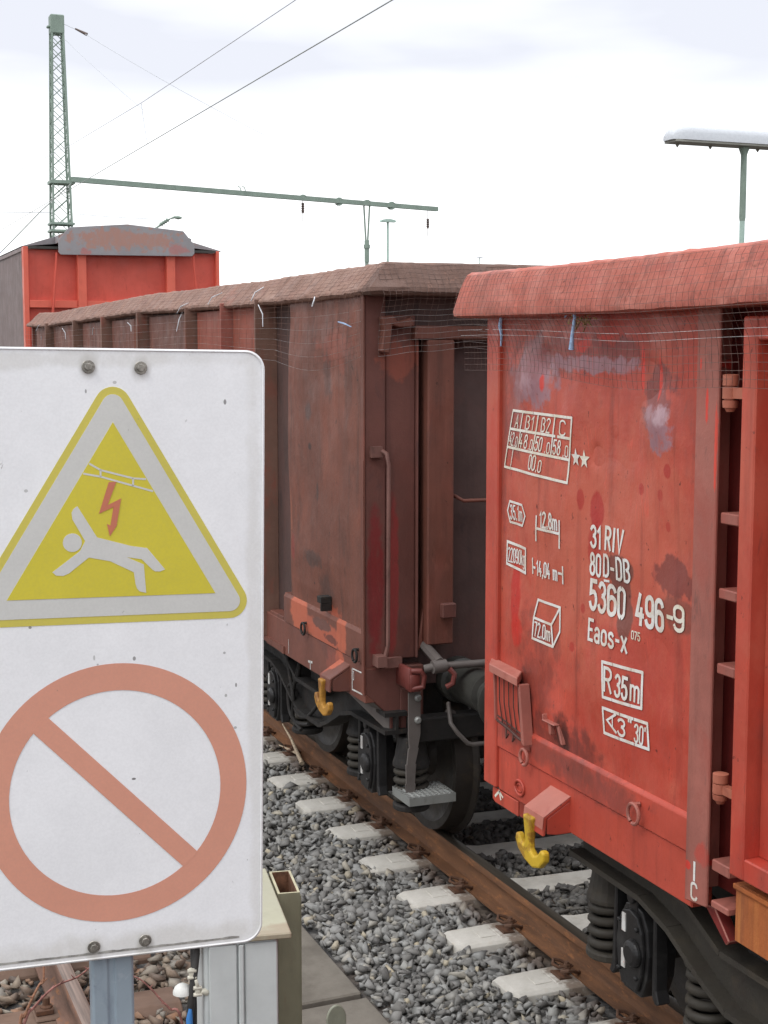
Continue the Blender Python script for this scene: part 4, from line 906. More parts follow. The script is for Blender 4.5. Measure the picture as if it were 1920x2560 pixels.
# ================= brown wagon in the middle
w2 = empty('freight_wagon', O2, 'weathered dark brown open freight wagon in the middle with an orange corner patch', 'freight wagon', 'freight wagons of the train')
Y2, Y2E = 7.38, 19.2
def dent2(y, z):
    t = y - Y2; e = min(1, max(0, t / .1)) * min(1, max(0, (z - 1.3) / .1)) * min(1, max(0, (3.1 - z) / .08))
    d = .014 * fbm(y * 1.2 + 9, z * 1.0, 6.3, 2) + .005 * fbm(y * 3.4 + 4, z * 2.6, 8.2, 3) + .025 * math.sin(math.pi * min(1, max(0, t / 1.45))) * min(1, max(0, (z - 1.3) / .3)) * min(1, max(0, (3.1 - z) / .3))
    for cy, cz, r, a in ((7.6, 2.4, .12, .012), (8.3, 2.0, .2, -.012), (8.0, 2.72, .12, -.014), (8.5, 2.7, .16, .01)):
        q = ((y - cy) ** 2 + (z - cz) ** 2) / r ** 2
        if q < 9: d += a * math.exp(-q)
    return d * e
mb = MB()
def g2(u, v):
    y = Y2 + .012 + u * 1.42; z = 1.285 + v * 1.86; t = y - Y2
    back = 0 if t < 1.28 else .10 * ((t - 1.28) / .14) ** 2            # sheet rolls back at its far edge
    return (2.868 - dent2(y, z) + back, y, z)
mb.grid(100, 130, g2); mb.box(2.90, 2.95, Y2 + .014, 8.74, 1.29, 3.13); mb.build('side_panel', M2P, w2, smooth=60)
shell(w2, M2D, Y2 + .12, Y2E, z1=3.2)
mb = MB(); mb.box(2.853, 2.862, Y2 - .006, Y2 + .035, .935, 3.135).box(2.85, 2.8525, Y2 - .008, Y2 + .02, .95, 2.235); mb.build('corner_post', M2, w2, bevel=.002)
mb = MB(); mb.box(2.862, 2.95, Y2 + .002, 9.2, .885, 1.104); mb.build('sill', M2S, w2, bevel=.004)
mb = MB(); mb.prism([(2.855, 1.107), (2.855, 1.27), (2.866, 1.292), (2.95, 1.292), (2.95, 1.107)], 'y', Y2 + .003, 8.80); mb.build('lower_band', M2B, w2, bevel=.003)
mb = MB(); mb.add([(2.864, 7.62, .884), (2.864, 7.385, .93), (3.008, 7.383, .80), (3.008, 7.383, .705), (2.95, 7.62, .86), (3.05, 7.5, .70)], [(0, 1, 2, 3), (0, 3, 5, 4), (0, 4, 1), (1, 4, 2), (2, 4, 5), (2, 5, 3)])
mb.build('corner_gusset', M_STRAP, w2)
mb = MB(); mb.prism([(8.80, .89), (9.27, .91), (9.2, .94), (8.80, .94)], 'x', 2.85, 2.95)
mb.build('sill_step', M2, w2)
for z0, z1 in ((1.085, 1.125), (.965, 1.01)):
    mb = MB(); mb.box(2.865, 2.95, 8.84, 9.12, z0, z1); mb.build('recess_bracket', M2, w2, bevel=.004)
for i, yy in enumerate((9.19, 10.02, 11.02, 12.7, 14.3, 15.85, 17.7)):
    mb = MB(); mb.box(2.80, 2.95, yy, yy + (.02 if i < 3 else .055), .94, 3.16); mb.build('side_rib', M2RIB if i != 1 else M1POST, w2, bevel=.003)
M2OR = weathered('orange_brown_panel', (150, 82, 66), [(5, .5, .7, (132, 78, 64), (1, 1, .4), .7)], (), .65, .2, 45, .07, .3)
for i, (ya, yb) in enumerate(((9.24, 10.0), (10.10, 10.98), (11.25, 12.6), (13.1, 14.2), (14.6, 15.75), (16.2, 17.6), (18.05, 18.95))):
    mb = MB(); mb.prism([(2.94, ya), (2.885, ya + .12), (2.885, yb), (2.94, yb)], 'z', 1.0, 3.12); mb.build('side_panel', M2OR if i < 2 else M2P, w2, bevel=.004)
mb = MB(); mb.box(2.862, 2.95, 9.28, Y2E, .89, 1.0); mb.build('sill', M2S, w2, bevel=.004)
mb = MB(); mb.box(5.452, 5.54, Y2, Y2E, .87, 1.2)
for i in range(9): yy = Y2 + .2 + i * 1.42; mb.box(5.452, 5.57, yy - .05, yy + .05, 1.2, 3.1)
mb.build('far_side_frame', M2, w2, bevel=.006)
rim(w2, M2RIM, 2.826, 2 * TX - 2.826, 7.215, 19.36, [(.10, .12, 3.125), (.02, .02, 3.128), (0, 0, 3.145), (.006, .004, 3.165), (.05, .04, 3.205), (.10, .08, 3.258), (.138, .11, 3.297), (.155, .13, 3.308), (.21, .18, 3.309), (.27, .24, 3.30), (.29, .26, 3.26), (.29, .26, 3.13)], .010, 5.2, .03)
rope_hook(w2, 2.545, .036, M2S, M_YEL2)
ring_eye(w2, 8.36, 1.135, M_UND, 2.846, .036); ring_eye(w2, 7.47, 1.14, M_UND, 2.846, .036)
mb = MB(); mb.box(2.80, 2.868, 7.93, 8.0, 1.36, 1.40).box(2.80, 2.868, 7.93, 7.945, 1.315, 1.36); mb.build('lamp_iron', M_UND, w2, bevel=.003)
def f2(u, v): return (2.8595, u, v)
mb = MB(); ribbon(mb, [(7.575, 1.045), (7.575, .925), (7.42, .93)], .010, f2); ribbon(mb, [(7.575, 1.045), (7.43, 1.05)], .008, f2); ribbon(mb, [(7.56, 1.03), (7.55, 1.03), (7.55, .985), (7.56, .985)], .006, f2); mb.build('white_mark', M_LETW, w2)
mb = MB(); ribbon(mb, [(8.335, .935), (8.265, .942)], .014, f2); ribbon(mb, [(8.30, .94), (8.30, .895)], .010, f2); ribbon(mb, [(8.72, 1.0), (8.72, .91)], .005, f2); mb.build('white_mark', M_LETW, w2)
end_wall(w2, Y2, -1, M2E, M2D, M2)
end_wall(w2, Y2E, 1, M2, M2D, M2)
underframe(w2, Y2, Y2E); bogie(w2, 8.65, M_UND); bogie(w2, 17.4, M_UND)
for pts in ([(2.98, 8.83, .86), (2.98, 8.92, .68), (2.98, 9.09, .60), (2.98, 9.07, .44), (2.98, 8.91, .40), (2.98, 8.66, .45)], [(2.975, 8.83, .84), (2.975, 8.98, .59), (2.975, 8.91, .47), (2.975, 8.70, .49), (2.985, 8.50, .62)], [(2.97, 9.1, .84), (2.965, 9.02, .7), (2.965, 8.95, .55), (2.97, 8.97, .42), (2.975, 8.8, .37)]):
    mb = MB(); q = []                           # sagging brake hoses
    for i in range(len(pts) - 1):
        p0, p1, p2, p3 = [Vector(pts[max(0, min(len(pts) - 1, i + d))]) for d in (-1, 0, 1, 2)]
        for k in range(6):
            t = k / 6; q.append(.5 * ((2 * p1) + (-p0 + p2) * t + (2 * p0 - 5 * p1 + 4 * p2 - p3) * t * t + (-p0 + 3 * p1 - 3 * p2 + p3) * t ** 3))
    mb.tube(q, .013, 7); mb.build('brake_hose', M_UND, w2, smooth=60)

# ================= covered wagon at the far left
w3 = empty('freight_wagon', O3, 'tall covered wagon with a bright orange red end wall and grey hood, far left', 'freight wagon', 'freight wagons of the train')
M3 = weathered('orange_red_end_paint', (204, 88, 72), [(4, .5, .7, (190, 78, 62), (1, 1, .6), .7), (18, .6, .72, (170, 62, 50), (1, 1, .4), .5)], (), .5, .06, 30, .04, .15, grime=(140, 56, 46))
M3F = weathered('orange_frame_paint', (214, 102, 82), [(6, .55, .7, (198, 90, 72), (1, 1, .4), .6)], (), .5, .05, 30, .04)
M3H = weathered('grey_hood', (146, 144, 146), [(5, .55, .7, (138, 132, 132), (1, 1, 1), .5)], [((4.33 - TX, -7.3, 4.36), (.72, 9, .13), (168, 130, 118), 1.0, .6, .8), ((5.05 - TX, -7.3, 4.24), (.14, 9, .07), (176, 112, 106), .7, .7, .7), ((3.76 - TX, -7.3, 4.18), (.07, 9, .05), (176, 104, 98), .7, .7, .7)], .6, .06, 30, .05)
M3S = weathered('mauve_side_wall', (138, 124, 121), [(3, .5, .7, (134, 116, 112), (1, .3, .2), .6)], (), .6, .05, 30, .05, .3)
y = 20.3; xa, xb = 2.943, 5.668; zt = 4.235; yE = 34.2
mb = MB(); mb.box(xa + .04, xb - .04, y + .10, y + .14, 1.0, zt - .03); mb.build('end_sheet', M3, w3)
mb = MB(); mb.box(xa, xa + .065, y, y + .16, 1.0, zt); mb.build('corner_post', M3F, w3, bevel=.006)
mb = MB(); mb.box(xb - .045, xb, y, y + .16, 1.0, zt); mb.build('corner_post', M3F, w3, bevel=.006)
for x0, x1 in ((3.665, 3.785), (4.905, 5.025)):
    mb = MB(); mb.box(x0, x1, y - .02, y + .098, 1.0, zt - .04); mb.build('end_post', M3F, w3, bevel=.006)
mb = MB()
for x0, x1 in ((xa + .067, 3.663), (3.787, 4.903), (5.027, xb - .047)): mb.box(x0, x1, y + .01, y + .098, 3.42, 3.52)
mb.build('end_rail', M3F, w3, bevel=.004)
mb = MB(); mb.box(xa + .067, xb - .047, y + .02, y + .098, zt - .025, zt + .01); mb.build('top_rail', M_BUF, w3)
for a, b in (((3.385, 4.16), (3.30, 3.2)), ((5.28, 4.16), (5.36, 3.2))):
    mb = MB(); mb.tube([(a[0], y - .03, a[1]), (b[0], y - .03, b[1])], .017, 6); mb.build('diagonal_rod', M3, w3)
P = [(3.40, 4.16), (3.40, 4.33), (3.55, 4.50), (4.345, 4.565), (5.13, 4.495), (5.285, 4.31), (5.285, 4.19), (5.25, 4.15), (3.43, 4.13)]
mb = MB(); mb.prism(P, 'y', y - .09, y - .075); mb.build('roof_hood', M3H, w3, bevel=.004)
mb = MB()                                              # roof flaps behind the hood
for s, o in ((1, 0), (-1, 2 * 4.345)): mb.add([(o + s * xa, y + .16, zt + .012), (o + s * 3.42, y + .3, 4.40), (o + s * 3.42, yE, 4.40), (o + s * xa, yE, zt + .012), (o + s * 3.42, y + .3, 4.3), (o + s * 3.42, yE, 4.3)], [(0, 1, 2, 3), (1, 4, 5, 2), (0, 4, 1), (3, 2, 5), (0, 3, 5, 4)])
mb.prism([(3.42, 4.40), (3.58, 4.46), (4.345, 4.52), (5.11, 4.46), (5.27, 4.4), (5.27, 4.3), (3.42, 4.3)], 'y', y + .02, yE); mb.build('roof', M3H, w3)
mb = MB(); P = []
n = 150
for i in range(n): yy = y + .165 + (yE - y - .33) * i / n; P += [(xa + .02, yy), (xa + .02, yy + .045), (xa + .035, yy + .06), (xa + .035, yy + .085)]
P += [(xa + .02, yE - .165), (xa + .09, yE - .165), (xa + .09, y + .165)]
mb.prism(P, 'z', 1.05, zt - .05); mb.box(xa + .005, xa + .12, y + .161, yE, zt - .05, zt).box(xa + .005, xa + .12, y + .161, yE, 1.0, 1.05); mb.build('side_wall', M3S, w3)
mb = MB(); mb.box(xb - .09, xb - .02, y + .165, yE, 1.0, zt - .01).box(xa + .02, xb - .02, yE - .1, yE, 1.0, zt - .01); mb.build('body_shell', M3S, w3)
mb = MB(); mb.box(xa + .04, xb - .04, y - .02, yE, .80, .998).box(4.0, 4.6, y + .4, yE - .4, .5, .8); mb.build('underframe', M_UND, w3)
bogie(w3, 22.2, M_UND); bogie(w3, 32.3, M_UND)
bpy.data.objects.remove(wheel0)

# ---------------------------------------------------------------- netting laid over the open wagons, with its ties
M_NET = plain('dark_netting', (100, 80, 72), .6, var=.3, sc=9, bump=0); M_NETL = plain('pale_netting', (168, 166, 164), .5, var=.3, sc=6, bump=0)
M_BLUE = plain('pale_blue_string', (156, 182, 214), .6, var=.15, sc=30); M_WHS = plain('grey_white_string', (206, 208, 212), .6, var=.15, sc=30)
def netting(name, cols, rows, fn, r, mats, pick):
    mb = MB(); grid = [[Vector(fn(i, j)) for j in range(rows + 1)] for i in range(cols + 1)]
    r_ = random.Random(cols)
    def strand(k, pts):                                # a strand with the odd torn mesh
        run = [pts[0]]
        for p in pts[1:]:
            if r_.random() < .025:
                if len(run) > 1: mb.slot(k).tube(run, r, 3, False)
                run = [p]
            else: run.append(p)
        if len(run) > 1: mb.slot(k).tube(run, r, 3, False)
    for i in range(cols + 1): strand(pick(i, 0), [grid[i][j] for j in range(rows + 1)])
    for j in range(rows + 1): strand(pick(0, j), [grid[i][j] for i in range(cols + 1)])
    for i in range(cols + 1):                          # little knots at the crossings
        for j in range(rows + 1):
            p = grid[i][j]; a = r * 1.7; mb.slot(pick(i, j)).add([p + Vector((-a, 0, 0)), p + Vector((0, a, 0)), p + Vector((0, -a, 0)), p + Vector((0, 0, a)), p + Vector((0, 0, -a))], [(0, 1, 3), (0, 3, 2), (0, 2, 4), (0, 4, 1)])
    return mb.build(name, mats, loc=grid[0][0])
prof1 = [(2.795, 3.152), (2.782, 3.13), (2.768, 3.09), (2.752, 3.04), (2.742, 3.0), (2.740, 2.985), (2.745, 2.962), (2.765, 2.93), (2.79, 2.88), (2.80, 2.82), (2.802, 2.76), (2.803, 2.70), (2.803, 2.66)]
def along(prof, s):
    d = [0]
    for a, b in zip(prof, prof[1:]): d.append(d[-1] + math.hypot(b[0] - a[0], b[1] - a[1]))
    s *= d[-1]
    for i in range(len(prof) - 1):
        if s <= d[i + 1] + 1e-9:
            t = (s - d[i]) / (d[i + 1] - d[i]); return prof[i][0] + (prof[i + 1][0] - prof[i][0]) * t, prof[i][1] + (prof[i + 1][1] - prof[i][1]) * t
    return prof[-1]
NC1, NR1 = 73, 17
def net1(i, j):
    y = 5.96 - i * .0348; s = j / NR1; sc = .84 + .08 * min(1, max(0, (5.7 - y) / 1.2)) + .012 * math.sin(y * 3.1)
    x, z = along(prof1, min(1, s * min(1, sc)))
    loose = max(0, s - .5)
    k = .010 * noise.noise(Vector((y * 4, z * 5, 1)))
    z += .012 * loose * math.sin(y * 5.1) + .012 * noise.noise(Vector((1.7, y * .55, 1.37))) * (1 - .5 * s)
    y += .020 * noise.noise(Vector((i * .14, j * .22, 4))) + .010 * noise.noise(Vector((i * .5, j * .5, 9))) + loose * .05 * noise.noise(Vector((y * 2, 7, z * 3)))
    return (x - .003 - abs(k) * (.3 + loose * 1.5) - .0075, y, z)
def pk1(i, j): return 0
nt = netting('cargo_net', NC1, NR1, net1, .0007, [M_NET, M_NETL], lambda i, j: 1 if i == 0 and j in (10, 11) else 0)
tag(nt, 'fine dark netting draped over the rim of the red wagon at the right', 'netting', 'nets over the open wagons')
prof2 = [(2.955, 3.292), (2.93, 3.268), (2.905, 3.238), (2.845, 3.17), (2.812, 3.14), (2.806, 3.10), (2.803, 3.0), (2.80, 2.88), (2.80, 2.80)]
NC2, NR2 = 64, 18
def net2(i, j):
    t = i / NC2; y = 7.25 + 12.0 * t ** 1.5; s = j / NR2; x, z = along(prof2, s)
    if y > 17.8: x -= 0
    sag = max(0, s - .45); z += .03 * noise.noise(Vector((5.2, y * .55, 1.41))) * (1 if s < .5 else .6)
    z += sag * (-.10 * math.sin(min(1, (y - 7.25) / 1.5) * math.pi) + .05 * math.sin(y * 1.3))
    return (x - .013 - .004 * noise.noise(Vector((y * 3, z * 4, 2))), y + .03 * sag * math.sin(j), z)
nt2 = netting('cargo_net', NC2, NR2, net2, .0008, [plain('rusty_netting', (122, 94, 82), .7, var=.2, sc=9, bump=0), M_NETL], lambda i, j: 1 if i == 0 and j % 2 == 0 and j > 9 else 0)
tag(nt2, 'pale net strands stretched along the side of the brown wagon under its rim', 'netting', 'nets over the open wagons')
def net3(i, j):
    x = 2.90 + i * .036; s = j / 16; q = [(7.325, 3.288), (7.29, 3.245), (7.235, 3.17), (7.205, 3.14), (7.215, 3.10), (7.27, 3.0), (7.285, 2.92), (7.29, 2.82)]
    y, z = along(q, s); return (x + .004 * noise.noise(Vector((i * .3, j * .4, 1))), y - .013, z + .012 * noise.noise(Vector((x * 6, 0, 3))) - .02 * s * math.sin(x * 5))
nt3 = netting('cargo_net', 46, 16, net3, .0010, [M_NETL, M_NET], lambda i, j: 1 if j < 9 or i % 2 else 0)
tag(nt3, 'netting hanging over the near end wall of the brown wagon', 'netting', 'nets over the open wagons')
def tie(pts, r, mat, lab):
    mb = MB(); mb.tube(pts, r, 6); tag(mb.build('net_tie', mat, smooth=60, loc=pts[0]), lab, 'string', 'string ties on the nets')
tie([(2.795, 5.05, 2.955), (2.78, 4.99, 2.985), (2.765, 4.93, 2.985), (2.77, 4.93, 2.95), (2.775, 4.955, 2.885), (2.78, 4.97, 2.83)], [.004, .005, .007, .006, .007, .011], M_BLUE, 'longer pale blue string knotted below the red wagon rim, with a hanging end')
tie([(2.80, 5.615, 2.965), (2.795, 5.615, 2.93), (2.80, 5.61, 2.89), (2.80, 5.615, 2.845)], [.007, .009, .006, .004], M_BLUE, 'short pale blue string at the left corner under the red wagon rim')
tie([(2.80, 7.62, 2.985), (2.795, 7.52, 2.975), (2.80, 7.42, 2.955)], [.004, .005, .003], M_BLUE, 'pale blue string lying near the corner of the brown wagon')
for i, (yy, za, zb, dy) in enumerate(((8.22, 3.16, 3.08, -.55), (9.05, 3.12, 2.98, -.2), (9.2, 3.24, 3.15, .1), (11.15, 3.2, 3.12, .2), (11.35, 3.15, 2.98, -.3), (13.0, 3.08, 3.0, -.3), (14.6, 3.06, 2.99, .3), (16.4, 3.08, 2.96, -.4), (17.9, 3.0, 2.97, .1), (18.2, 3.18, 3.08, .4), (10.2, 3.24, 3.16, .3))):
    up = za > 3.14; x0 = 2.81 if not up else 2.86 - (za - 3.2) * .1
    tie([(x0 - .03 + (.04 if up else 0), yy, za), (2.79 if not up else 2.815, yy + dy * .3, (za + zb) / 2 + .01), (2.788, yy + dy * .35, zb)], [.003, .0045, .003], M_WHS,
        'pale string tie on the brown wagon, ' + ['nearest its corner', 'just right of the first rib', 'on the rim above the first rib', 'on the rim above the third rib', 'dangling between third and fourth rib', 'before the fourth rib', 'at the fifth rib', 'at the sixth rib', 'leftmost under the rim', 'leftmost on the rim face', 'between the nearest two ribs on the rim face'][i])
mb = MB(); r_ = random.Random(3)
for k in range(34): a = (2.80 + r_.uniform(-.02, .02), 4.93 + r_.gauss(0, .03), 2.945 + r_.gauss(0, .012)); mb.tube([a, (a[0] - .01, a[1] + r_.gauss(0, .03), a[2] - r_.uniform(.0, .035))], .0022, 4)
tag(mb.build('straw_tuft', plain('straw', (150, 128, 84), .9, var=.3, sc=40), loc=(2.8, 4.93, 2.93)), 'tuft of dry straw stuck under the red wagon rim beside the blue string', 'straw')

# ---------------------------------------------------------------- overhead line equipment and lamps
M_GRN = weathered('grey_green_steel_paint', (138, 155, 142), [(8, .5, .7, (116, 130, 120), (1, 1, .4), .6)], (), .6, .05, 30, .06)
M_WIRE = plain('wire_bronze', (150, 156, 150), .6, var=.1, bump=0); M_WIRE2 = plain('thin_wire', (196, 200, 204), .6, var=.05, bump=0)
M_INS = plain('brown_insulator', (96, 82, 76), .4, bump=0); M_LAMP = plain('white_lamp_hood', (206, 210, 214), .4, var=.03, bump=0); M_LAMPG = plain('lamp_underside', (150, 150, 140), .5, var=.05, bump=0)
M_GRNL = plain('pale_green_post', (172, 196, 184), .55, var=.05, bump=0)
mast = empty('lattice_mast', (6.15, 36.1, -.2), 'tall grey green lattice mast rising behind the orange red wagon, far left', 'mast')
def mw(z): return .152 + (10.77 - z) * .0195
mb = MB(); cx, cy = 6.15, 36.1
for sx in (-1, 1):
    for sy in (-1, 1):
        a0, a1 = mw(-.2), mw(10.5)
        for (z0, z1) in ((-.2, 10.5),):
            t = .028; p0 = Vector((cx + sx * (a0 - t), cy + sy * (a0 - t), z0)); p1 = Vector((cx + sx * (a1 - t), cy + sy * (a1 - t), z1))
            mb.tube([p0, p1], .034, 4)
mb.build('mast_leg', M_GRN, mast)
mb = MB(); z = 3.6
while z < 10.3:
    h = mw(z) * 2 * .78
    for fx, fy in ((0, -1), (0, 1), (-1, 0), (1, 0)):
        for s in (-1, 1):
            a, b = mw(z) - .03, mw(z + h) - .03
            if fx == 0: p, q = (cx + s * a, cy + fy * a, z), (cx - s * b, cy + fy * b, z + h)
            else: p, q = (cx + fx * a, cy + s * a, z), (cx + fx * b, cy - s * b, z + h)
            mb.tube([p, q], .011, 4)
    z += h
mb.build('lattice_bracing', M_GRN, mast)
mb = MB(); a = mw(10.5) + .005; mb.box(cx - a, cx + a, cy - a, cy + a, 10.33, 10.77); mb.box(cx - a - .07, cx - a, cy - .06, cy + .06, 10.46, 10.52); mb.build('mast_cap', M_GRN, mast, bevel=.02)
for z in (6.83, 5.86, 5.72 - .03):
    mb = MB(); a = mw(z) + .035; mb.box(cx - a, cx + a + (.05 if z > 6.5 else 0), cy - a, cy + a, z, z + (.075 if z > 6.5 else .05)); mb.build('mast_collar', M_GRN, mast)
def bm(X): return (X, 35.83 + .287 * (X - 6.35), 6.90)
boom = empty('catenary_boom', bm(6.40), 'long grey green boom reaching right from the lattice mast to a thin post', 'boom')
mb = MB(); P = [bm(6.38), bm(17.36)]; d = (Vector(P[1]) - Vector(P[0])).normalized(); nn = Vector((-d.y, d.x, 0)) * .06
vs = []
for p in P:
    p = Vector(p)
    for s in (-1, 1):
        for zz in (-.06, .06): vs.append(p + nn * s + Vector((0, 0, zz + (.03 if p.x < 7 else 0))))
mb.add(vs, [(0, 1, 3, 2), (4, 6, 7, 5), (0, 4, 5, 1), (2, 3, 7, 6), (1, 5, 7, 3), (0, 2, 6, 4)]); mb.build('boom_beam', M_GRN, boom)
for X in (12.85, 14.0, 14.92, 15.75):
    p = Vector(bm(X)); mb = MB(); mb.prism([(-.10, .062), (.10, .062), (.03, .105), (-.03, .105)], 'y', -.05, .05); mb.v = [tuple(Vector(v) + p) for v in mb.v]; mb.build('boom_clamp', M_GRN, boom)
for X in (14.0, 15.75):
    p = Vector(bm(X)); mb = MB(); mb.prism([(-.11, -.062), (.11, -.062), (.04, -.11), (-.03, -.11)], 'y', -.05, .05); mb.v = [tuple(Vector(v) + p) for v in mb.v]; mb.build('boom_clamp', M_GRN, boom)
p = Vector(bm(10.95)); mb = MB(); 
for o in (0, .12): mb.tube([p + Vector((o - .06, 0, .2)), p + Vector((o, 0, .16)), p + Vector((o + .03, 0, .06))], .012, 5)
mb.build('boom_hook', M_GRN, boom)
for X, z0, z1 in ((12.85, 6.80, 6.42), (17.03, 6.84, 6.24)):
    p = Vector(bm(X)); mb = MB(); mb.tube([(p.x, p.y, 6.85), (p.x, p.y, z1 - .12)], .009, 5)
    k = [(z1 + .1 + .03 * i, .028 if i % 2 else .05) for i in range(10)]; mb.lathe(k, (p.x, p.y, -.0), 'z', 10); mb.build('hanging_insulator', M_INS, boom)
p = Vector(bm(14.92)); mb = MB()
for s in (-1, 1): mb.tube([(p.x + s * .085, p.y, 6.84), (p.x + s * .02, p.y, 5.75)], .026, 5)
mb.tube([(p.x, p.y, 5.9), (p.x, p.y, 5.3)], .07, 8); mb.tube([(p.x, p.y, 5.3), (p.x, p.y, -.3)], .055, 8); mb.tube([(p.x, p.y, 5.78), (p.x, p.y, 5.68)], .095, 8)
mb.build('boom_post', M_GRN, boom)
def wire(name, pts, r, mat, lab, cat='wire'):
    mb = MB(); mb.tube(pts, r, 5); tag(mb.build(name, mat, loc=pts[0]), lab, cat)
def sagline(a, b, s, n=24):
    a, b = Vector(a), Vector(b); return [tuple(a + (b - a) * (i / n) + Vector((0, 0, -4 * s * (i / n) * (1 - i / n)))) for i in range(n + 1)]
wire('contact_wire', sagline((4.36, -6, 5.5), (4.42, 62, 5.5), 0), .0055, M_WIRE, 'darker straight contact wire running over the train to the top edge')
wire('catenary_wire', [(4.36, -6, 6.45), (4.36, 2, 6.15), (4.36, 8, 6.02), (4.36, 13.04, 5.99), (4.36, 19.2, 6.05), (4.36, 24.5, 6.18), (4.38, 34, 6.6), (4.40, 46, 7.2)], .0045, M_WIRE2, 'thinner upper wire running above the contact wire to the top edge')
wire('dropper_wire', [(4.36, 19.3, 6.05), (4.362, 19.0, 5.50)], .005, M_WIRE2, 'short vertical dropper joining the two overhead wires')
mb = MB(); g0 = Vector((6.30, 36.0, 10.57)); g1 = Vector((6.75, 35.6, 10.36)); mb.tube([g0, g1, (11.0, 26.5, 6.9)][0:2], .010, 5)
wire('guy_wire', [(6.30, 36.0, 10.57), (6.72, 35.8, 10.36)] + sagline((6.72, 35.8, 10.36), (9.19, 29.35, 7.246), .05)[1:], .0065, M_WIRE2, 'faint wire slanting right from the top of the lattice mast')
mb = MB(); mb.tube([(6.55, 35.86, 10.45), (6.80, 35.72, 10.31)], [.02, .04], 8); tag(mb.build('wire_insulator', M_INS, loc=(6.6, 35.8, 10.4)), 'small dark insulator on the wire at the top of the lattice mast', 'insulator')
wire('guy_wire', sagline((6.34, 36.0, 10.2), (7.287, 30.142, 7.406), .04), .0055, M_WIRE2, 'faintest wire slanting steeply right, lower of two from the lattice mast')
wire('span_wire', sagline((-2.0, 39.2, 6.30), (5.88, 36.0, 6.15), .03), .010, M_WIRE2, 'level wire reaching the lattice mast from the left edge')
wire('span_wire', sagline((6.42, 35.8, 6.12), (8.25, 35.0, 5.99), .02), .008, M_WIRE2, 'level wire leaving the lattice mast to the right, above the grey hood')
wire('stay_wire', [(6.586, 35.69, 6.07), (6.93, 35.52, 5.80), (7.4, 35.3, 5.4)], .007, M_WIRE2, 'short slanting wire right of the lattice mast, dropping behind the hood')
wire('feeder_wire', [(5.45, 30.7, 6.25), (4.865, 30.9, 5.70), (4.05, 31.15, 4.84), (3.3, 31.4, 4.1)], .012, M_WIRE, 'short thick wire slanting to the lower left of the lattice mast')
mb = MB(); mb.tube([(8.0, 35.05, 5.62), (8.165, 35.0, 5.74), (8.53, 34.9, 5.99)], .022, 7); k = [Vector((8.3, 34.96, 5.84)) + Vector((.364, -.1, .25)) * (i / 9 * .55) for i in range(10)]
mb.tube(k, [.03 if i % 2 else .055 for i in range(10)], 8); mb.tube([(8.53, 34.9, 5.99), (8.63, 34.85, 6.03), (8.72, 34.83, 6.02), (8.80, 34.8, 6.02)], [.012, .03, .045, .02], 8)
tag(mb.build('cantilever_arm', M_GRN, smooth=50, loc=(8.0, 35, 5.6)), 'small bracket arm with an insulator poking above the grey wagon hood', 'bracket arm')
# platform lamp at the right
lamp = empty('platform_lamp', (14.64, 20.5, -.2), 'grey platform lamp with a long white hood on a pale green post, upper right', 'lamp')
mb = MB(); mb.tube([(14.64, 20.5, -.2), (14.64, 20.5, 5.0)], .043, 14); mb.build('lamp_post', M_GRNL, lamp, smooth=40)
mb = MB(); mb.lathe([(4.97, .045), (5.03, .054), (6.0, .051), (6.05, .055), (6.13, .085), (6.164, .09)], (14.64, 20.5, 0), 'z', 16); mb.build('post_sleeve', M_GRN, lamp, smooth=40)
mb = MB(); L0, L1 = 13.17, 16.11; vs = []; n = 14; xs = [0, .03, .09, .18, .32, .5]
st = []
for i, dxx in enumerate(xs): st.append((L0 + dxx, (.25, .55, .78, .92, 1, 1)[i]))
st += [(L1 - (a - L0), b) for a, b in reversed(st)]
for x, k in st:
    for j in range(n + 1):
        t = math.pi * j / n; vs.append((x, 20.5 - .20 * math.cos(t) * (.55 + .45 * k), 6.20 + .03 * (1 - k) + .26 * k * math.sin(t) ** .55 if 0 < j < n else 6.20))
m = n + 1
mb.add(vs, [(i * m + j, i * m + (j + 1) % m, (i + 1) * m + (j + 1) % m, (i + 1) * m + j) for i in range(len(st) - 1) for j in range(m)] + [tuple(range(m)), tuple((len(st) - 1) * m + j for j in range(m))])
mb.build('lamp_hood', M_LAMP, lamp, smooth=45)
mb = MB(); mb.box(L0 + .05, L1 - .05, 20.5 - .185, 20.5 + .17, 6.165, 6.198)
for x in (13.42, 14.05, 14.68 + .3, 15.6): mb.lathe([(6.11, .006), (6.15, .03), (6.164, .03)], (x, 20.6, 0), 'z', 8)
mb.build('lamp_tray', M_LAMPG, lamp)
for (x, y, zt, hw, lab) in ((22.9, 56.4, 8.17, .33, 'tiny distant platform lamp beside the thin boom post'), (65.9, 137.2, 12.45, .33, 'tiny far lamp head above the brown wagon end, left of the red rim')):
    lp = empty('platform_lamp', (x, y, -.2), lab, 'lamp')
    mb = MB(); mb.tube([(x, y, -.2), (x, y, zt - .06)], .05, 8); mb.build('lamp_post', M_GRNL, lp)
    mb = MB(); mb.prism([(-hw, -.05), (-hw * .9, .03), (-hw * .3, .07), (hw * .3, .07), (hw * .9, .03), (hw, -.05)], 'y', -.12, .12); mb.v = [(v[0] + x, v[1] + y, v[2] + zt) for v in mb.v]; mb.build('lamp_hood', M_GRNL if zt < 9 else M_LAMP, lp)

